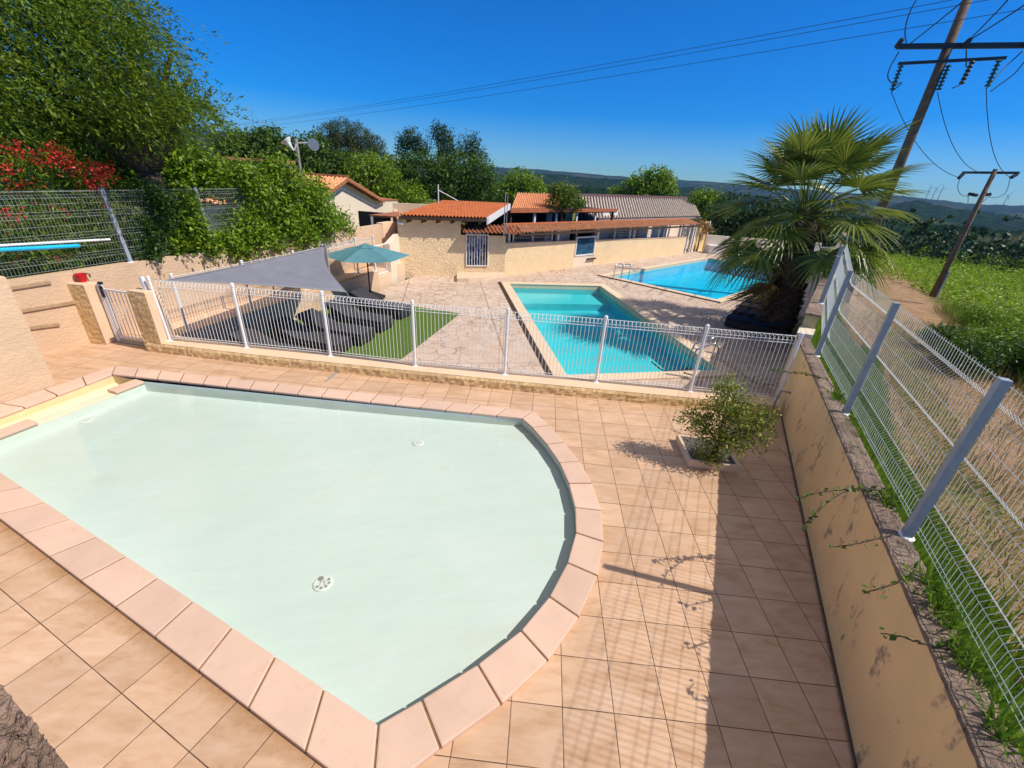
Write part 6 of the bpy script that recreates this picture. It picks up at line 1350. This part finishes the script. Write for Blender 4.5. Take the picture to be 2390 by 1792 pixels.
T("leafy_tree", "broad leafy tree right of the loudspeaker pole, in front of the round pine", "tree", 43, [(720, 365, 60, 40), (680, 350, 40, 30), (770, 395, 65, 40), (730, 400, 80, 35), (820, 400, 45, 40), (740, 330, 25, 20)], 13000, .14, MT['leaf_mid2'], -.7, .22, clump=.20)
T("pine", "dark olive pine with rounded clumps behind the leafy trees", "tree", 62, [(770, 315, 28, 24), (800, 310, 36, 26), (835, 320, 32, 28), (790, 345, 45, 28), (850, 345, 26, 26), (876, 340, 20, 22), (885, 360, 16, 18), (820, 365, 60, 25)], 26000, .13, MT['leaf_pine'], -.8, .35, shell=.8, clump=.2, aspect=.22)
T("oak", "dark sparse oak with three separate tops behind the pool house", "tree", 46, [(945, 325, 24, 18), (965, 318, 20, 22), (975, 345, 34, 24), (1022, 308, 22, 22), (1040, 325, 26, 30), (1045, 350, 30, 28), (1085, 345, 20, 30), (1105, 335, 16, 20), (1110, 365, 28, 24), (940, 350, 20, 20)], 8500, .10, MT['leaf_dark'], -.7, .25, shell=.3, clump=.16, per=9)
T("oak", "low dense dark crown behind the orange roof, below the oak with three tops", "tree", 44, [(920, 400, 55, 36), (990, 400, 70, 42), (1060, 400, 60, 42), (1110, 410, 45, 42), (950, 445, 50, 25), (1030, 440, 70, 25), (1100, 450, 50, 22), (1140, 440, 28, 28)], 20000, .13, MT['leaf_mid2'], -.7, .25, clump=.22)
T("leafy_tree", "bright leafy tree just behind the gabled house roof", "tree", 40, [(850, 385, 40, 26), (860, 420, 55, 34), (905, 420, 30, 40), (890, 455, 40, 22), (955, 455, 40, 22), (840, 440, 28, 20)], 10000, .12, MT['leaf_bright'], -.7, .2, clump=.24)
T("round_tree", "round bright tree above the peach tiled slope", "tree", 58, [(1215, 425, 36, 30), (1190, 440, 34, 30), (1245, 440, 30, 28), (1215, 455, 55, 22), (1165, 455, 30, 24)], 9000, .17, MT['leaf_bright'], -.8, .22, clump=.24)
T("round_tree", "bright rounded tree above the long corrugated roof", "tree", 62, [(1500, 425, 34, 24), (1535, 412, 28, 22), (1540, 440, 45, 26), (1475, 440, 34, 20), (1515, 448, 50, 18), (1552, 430, 20, 26), (1440, 447, 20, 9)], 10000, .17, MT['leaf_bright'], -.8, .22, clump=.24)
T("round_tree", "bright low tree at the right end of the corrugated roof", "tree", 52, [(1640, 465, 32, 18), (1665, 475, 26, 22), (1650, 505, 34, 22), (1630, 500, 24, 20), (1690, 500, 26, 22)], 8000, .15, MT['leaf_bright'], -.8, .2, clump=.28)
T("dark_tree", "dark tree behind the palm to the right of the corrugated roof", "tree", 45, [(1720, 495, 60, 35), (1790, 505, 60, 35), (1740, 530, 80, 30), (1850, 520, 60, 35), (1920, 530, 60, 30)], 10000, .18, MT['leaf_dark'], -1.2, .25, clump=.32)
cl = [pxb(1318, 452, BPL((1318, 452), of), 36, 18), pxb(1310, 470, BPL((1310, 470), of - .1), 32, 14), pxb(1340, 470, BPL((1340, 470), of), 28, 16), pxb(1300, 440, BPL((1300, 440), of), 18, 12)]
e = tree("roof_shrub", "olive and purple shrub growing between the tiled slope and the corrugated roof", "shrub", (cl[0][0][0], cl[0][0][1], ZT), cl, 3800, .075, MT['leaf_olive'], .06, clump=.14)
cl = [pxb(1640, 525, BPL((1640, 525), .1), 12, 10), pxb(1650, 535, BPL((1650, 535), .1), 10, 14), pxb(1630, 518, BPL((1630, 518), .1), 10, 8)]
tree("climber", "dry reddish climber on the far end of the snack bar canopy", "climber", (cl[0][0][0], cl[0][0][1], ZT), cl, 900, .07, MT['leaf_palmdry'], .05, clump=.10)

# ================================================================== VINEYARD, GRASS, SHRUBS BEYOND THE RIGHT WALL
def blades(name, mat, xy, h, wdt, label=None, lean=.25):
    n = len(xy); z = np.array([zout(*p) for p in xy]); H = h * (.5 + rng.random(n)); ln = rng.normal(size=(n, 2)) * lean
    U = unit(np.concatenate([ln, np.ones((n, 1))], 1)); P = np.concatenate([xy, z[:, None]], 1) + U * (H * .48)[:, None]
    A = rng.normal(size=(n, 3)); N = unit(np.cross(U, A)); o = leaf_object(name, mat, P, N, U, H * .5, wdt * (.6 + .8 * rng.random(n))); tag(o, label, "grass" if label else None, kind='stuff'); return o
def strip(n, s0, s1, d0, d1, p=1.0):
    s = s0 + (s1 - s0) * rng.random(n) ** p; d = d0 + (d1 - d0) * rng.random(n); b = s > 1.45; t = s - 1.45
    return np.stack([np.where(b, W2.x + WD2.x * t + WN2.x * d, W0.x + WD.x * s + WN.x * d), np.where(b, W2.y + WD2.y * t + WN2.y * d, W0.y + WD.y * s + WN.y * d)], 1)
blades("grass", MT['leaf_grass'], np.concatenate([strip(46000, -8.5, 10, .24, 1.35), strip(20000, -8.5, 10, 1.2, 2.2)]), .40, .010, "green grass growing along the foot of the mesh fence")
blades("grass", MT['leaf_grass'], strip(9000, -8, 16, 2.6, 3.7), .10, .006, "short green grass between the wheel tracks", .5)
blades("dry_grass", MT['leaf_dry'], np.concatenate([strip(15000, -6, 26, 5.4, 11.5), strip(7000, -8, 18, .8, 5.4)]), .5, .006, "tall dry grass beside the dirt track", .3)
blades("grass", MT['leaf_grass'], strip(42000, -6, 26, 5.9, 12.2), .6, .012, "long green grass between the dirt track and the vineyard", .3)
wp_ = [];
for px in ((2065, 1175), (2105, 1165), (2125, 1350), (2150, 1395), (2075, 1060), (2215, 1510), (2240, 1560), (2000, 985), (1955, 930), (2290, 1690), (2180, 1440), (2030, 1020)):
    c = g(*px, 1.2); c = c + WN * max(0, .16 - (c - W0).dot(WN))
    for _ in range(70): wp_.append((c.x + random.gauss(0, .05), c.y + random.gauss(0, .07), 1.19))
wp_ = np.array(wp_); n = len(wp_); Uw = unit(np.concatenate([rng.normal(size=(n, 2)) * .55, np.ones((n, 1))], 1)); Hw = .10 * (.5 + rng.random(n)); Nw = unit(np.cross(Uw, rng.normal(size=(n, 3)))); o = leaf_object("weeds", MT['leaf_grass'], wp_ + Uw * (Hw * .48)[:, None], Nw, Uw, Hw * .55, .006 + .006 * rng.random(n)); tag(o, "tufts of weeds rooted along the weathered top of the right wall", "weeds", kind='stuff')
def clumpstuff(name, mat, cs, rad, hgt, n, size, label, cat="vegetation"):
    bl = [((x, y, zout(x, y) + hgt * .5), (rad * (.7 + .6 * random.random()), rad * (.7 + .6 * random.random()), hgt * (.5 + .25 * random.random())), 1) for x, y in cs]
    o = foliage(name, mat, bl, n, size, None, .4, .16, 12, aspect=.5); tag(o, label, cat, kind='stuff'); return o
rows = []
for k in range(26):
    d = 12.6 + 2.1 * k
    for s in np.arange(-4, 80, .95):
        p = W0 + WD * (s + random.uniform(-.15, .15)) + WN * (d + random.uniform(-.12, .12)); r = math.hypot(p.x, p.y)
        if r < 77 and p.y > -4: rows.append((p.x, p.y))
clumpstuff("vineyard", MT['leaf_vine'], rows, .46, .95, 100000, .09, "bright green rows of vines on the slope below the smaller pole", "vines")
shp = [(2060, 640), (2100, 660), (2250, 700), (2300, 740), (2230, 790), (2300, 830), (2260, 840), (2370, 790), (2380, 860), (2130, 700)]
for i, (x, y) in enumerate(shp[3:9]):
    c = g(x, y, -.9); bl = [((c.x + random.uniform(-.6, .6), c.y + random.uniform(-.6, .6), zout(c.x, c.y) + random.uniform(.2, .9)), (.55, .55, .45)) for _ in range(6)]
    tree("wild_shrub", ["green shrub nearest the mesh fence top beyond the dirt track", "low green shrub in the long grass right of the dirt track", "leafy shrub at the right edge above the fence", "small shrub in the long grass below the smaller pole", "bushy shrub at the right edge beside the vineyard", "dense shrub at the right edge just above the fence top"][i], "shrub", (c.x, c.y, zout(c.x, c.y)), bl, 5200, .055, MT['leaf_mid2'] if i % 2 else MT['leaf_bright'], .03, "wild shrubs by the dirt track", clump=.14)
fw_ = []
for i in range(330):
    a = R(random.uniform(18, 70)); r = random.uniform(84, 240); fw_.append((r * math.sin(a), r * math.cos(a)))
clumpstuff("far_wood", MT['leaf_dark'], fw_, 5.5, 6.0, 90000, .36, "dark belt of trees in the valley beyond the vineyard", "wood")
lt = []
for i in range(26): a = R(random.uniform(38, 66)); r = random.uniform(82, 110); lt.append((r * math.sin(a), r * math.cos(a)))
clumpstuff("far_bushes", MT['leaf_olive'], lt, 3.5, 2.2, 14000, .2, "pale bushes along the far edge of the vineyard", "bushes")
dr = MB(); pth = [strip(1, s, s, 3.0, 3.0)[0] for s in (0,)]
# air
hzb = MB(); hzb.prism([(-3400, -700), (3400, -700), (3400, 3400), (-3400, 3400)], -75, 200); k = NT("air"); k.t.nodes.clear(); o_ = k.n("ShaderNodeOutputMaterial"); v_ = k.n("ShaderNodeVolumePrincipled"); v_.inputs['Color'].default_value = (0.30, 0.55, 1.0, 1); v_.inputs['Density'].default_value = 0.00013; v_.inputs['Anisotropy'].default_value = 0.2; k.t.links.new(v_.outputs[0], o_.inputs['Volume'])
tag(hzb.build("haze", k.m), kind='stuff')
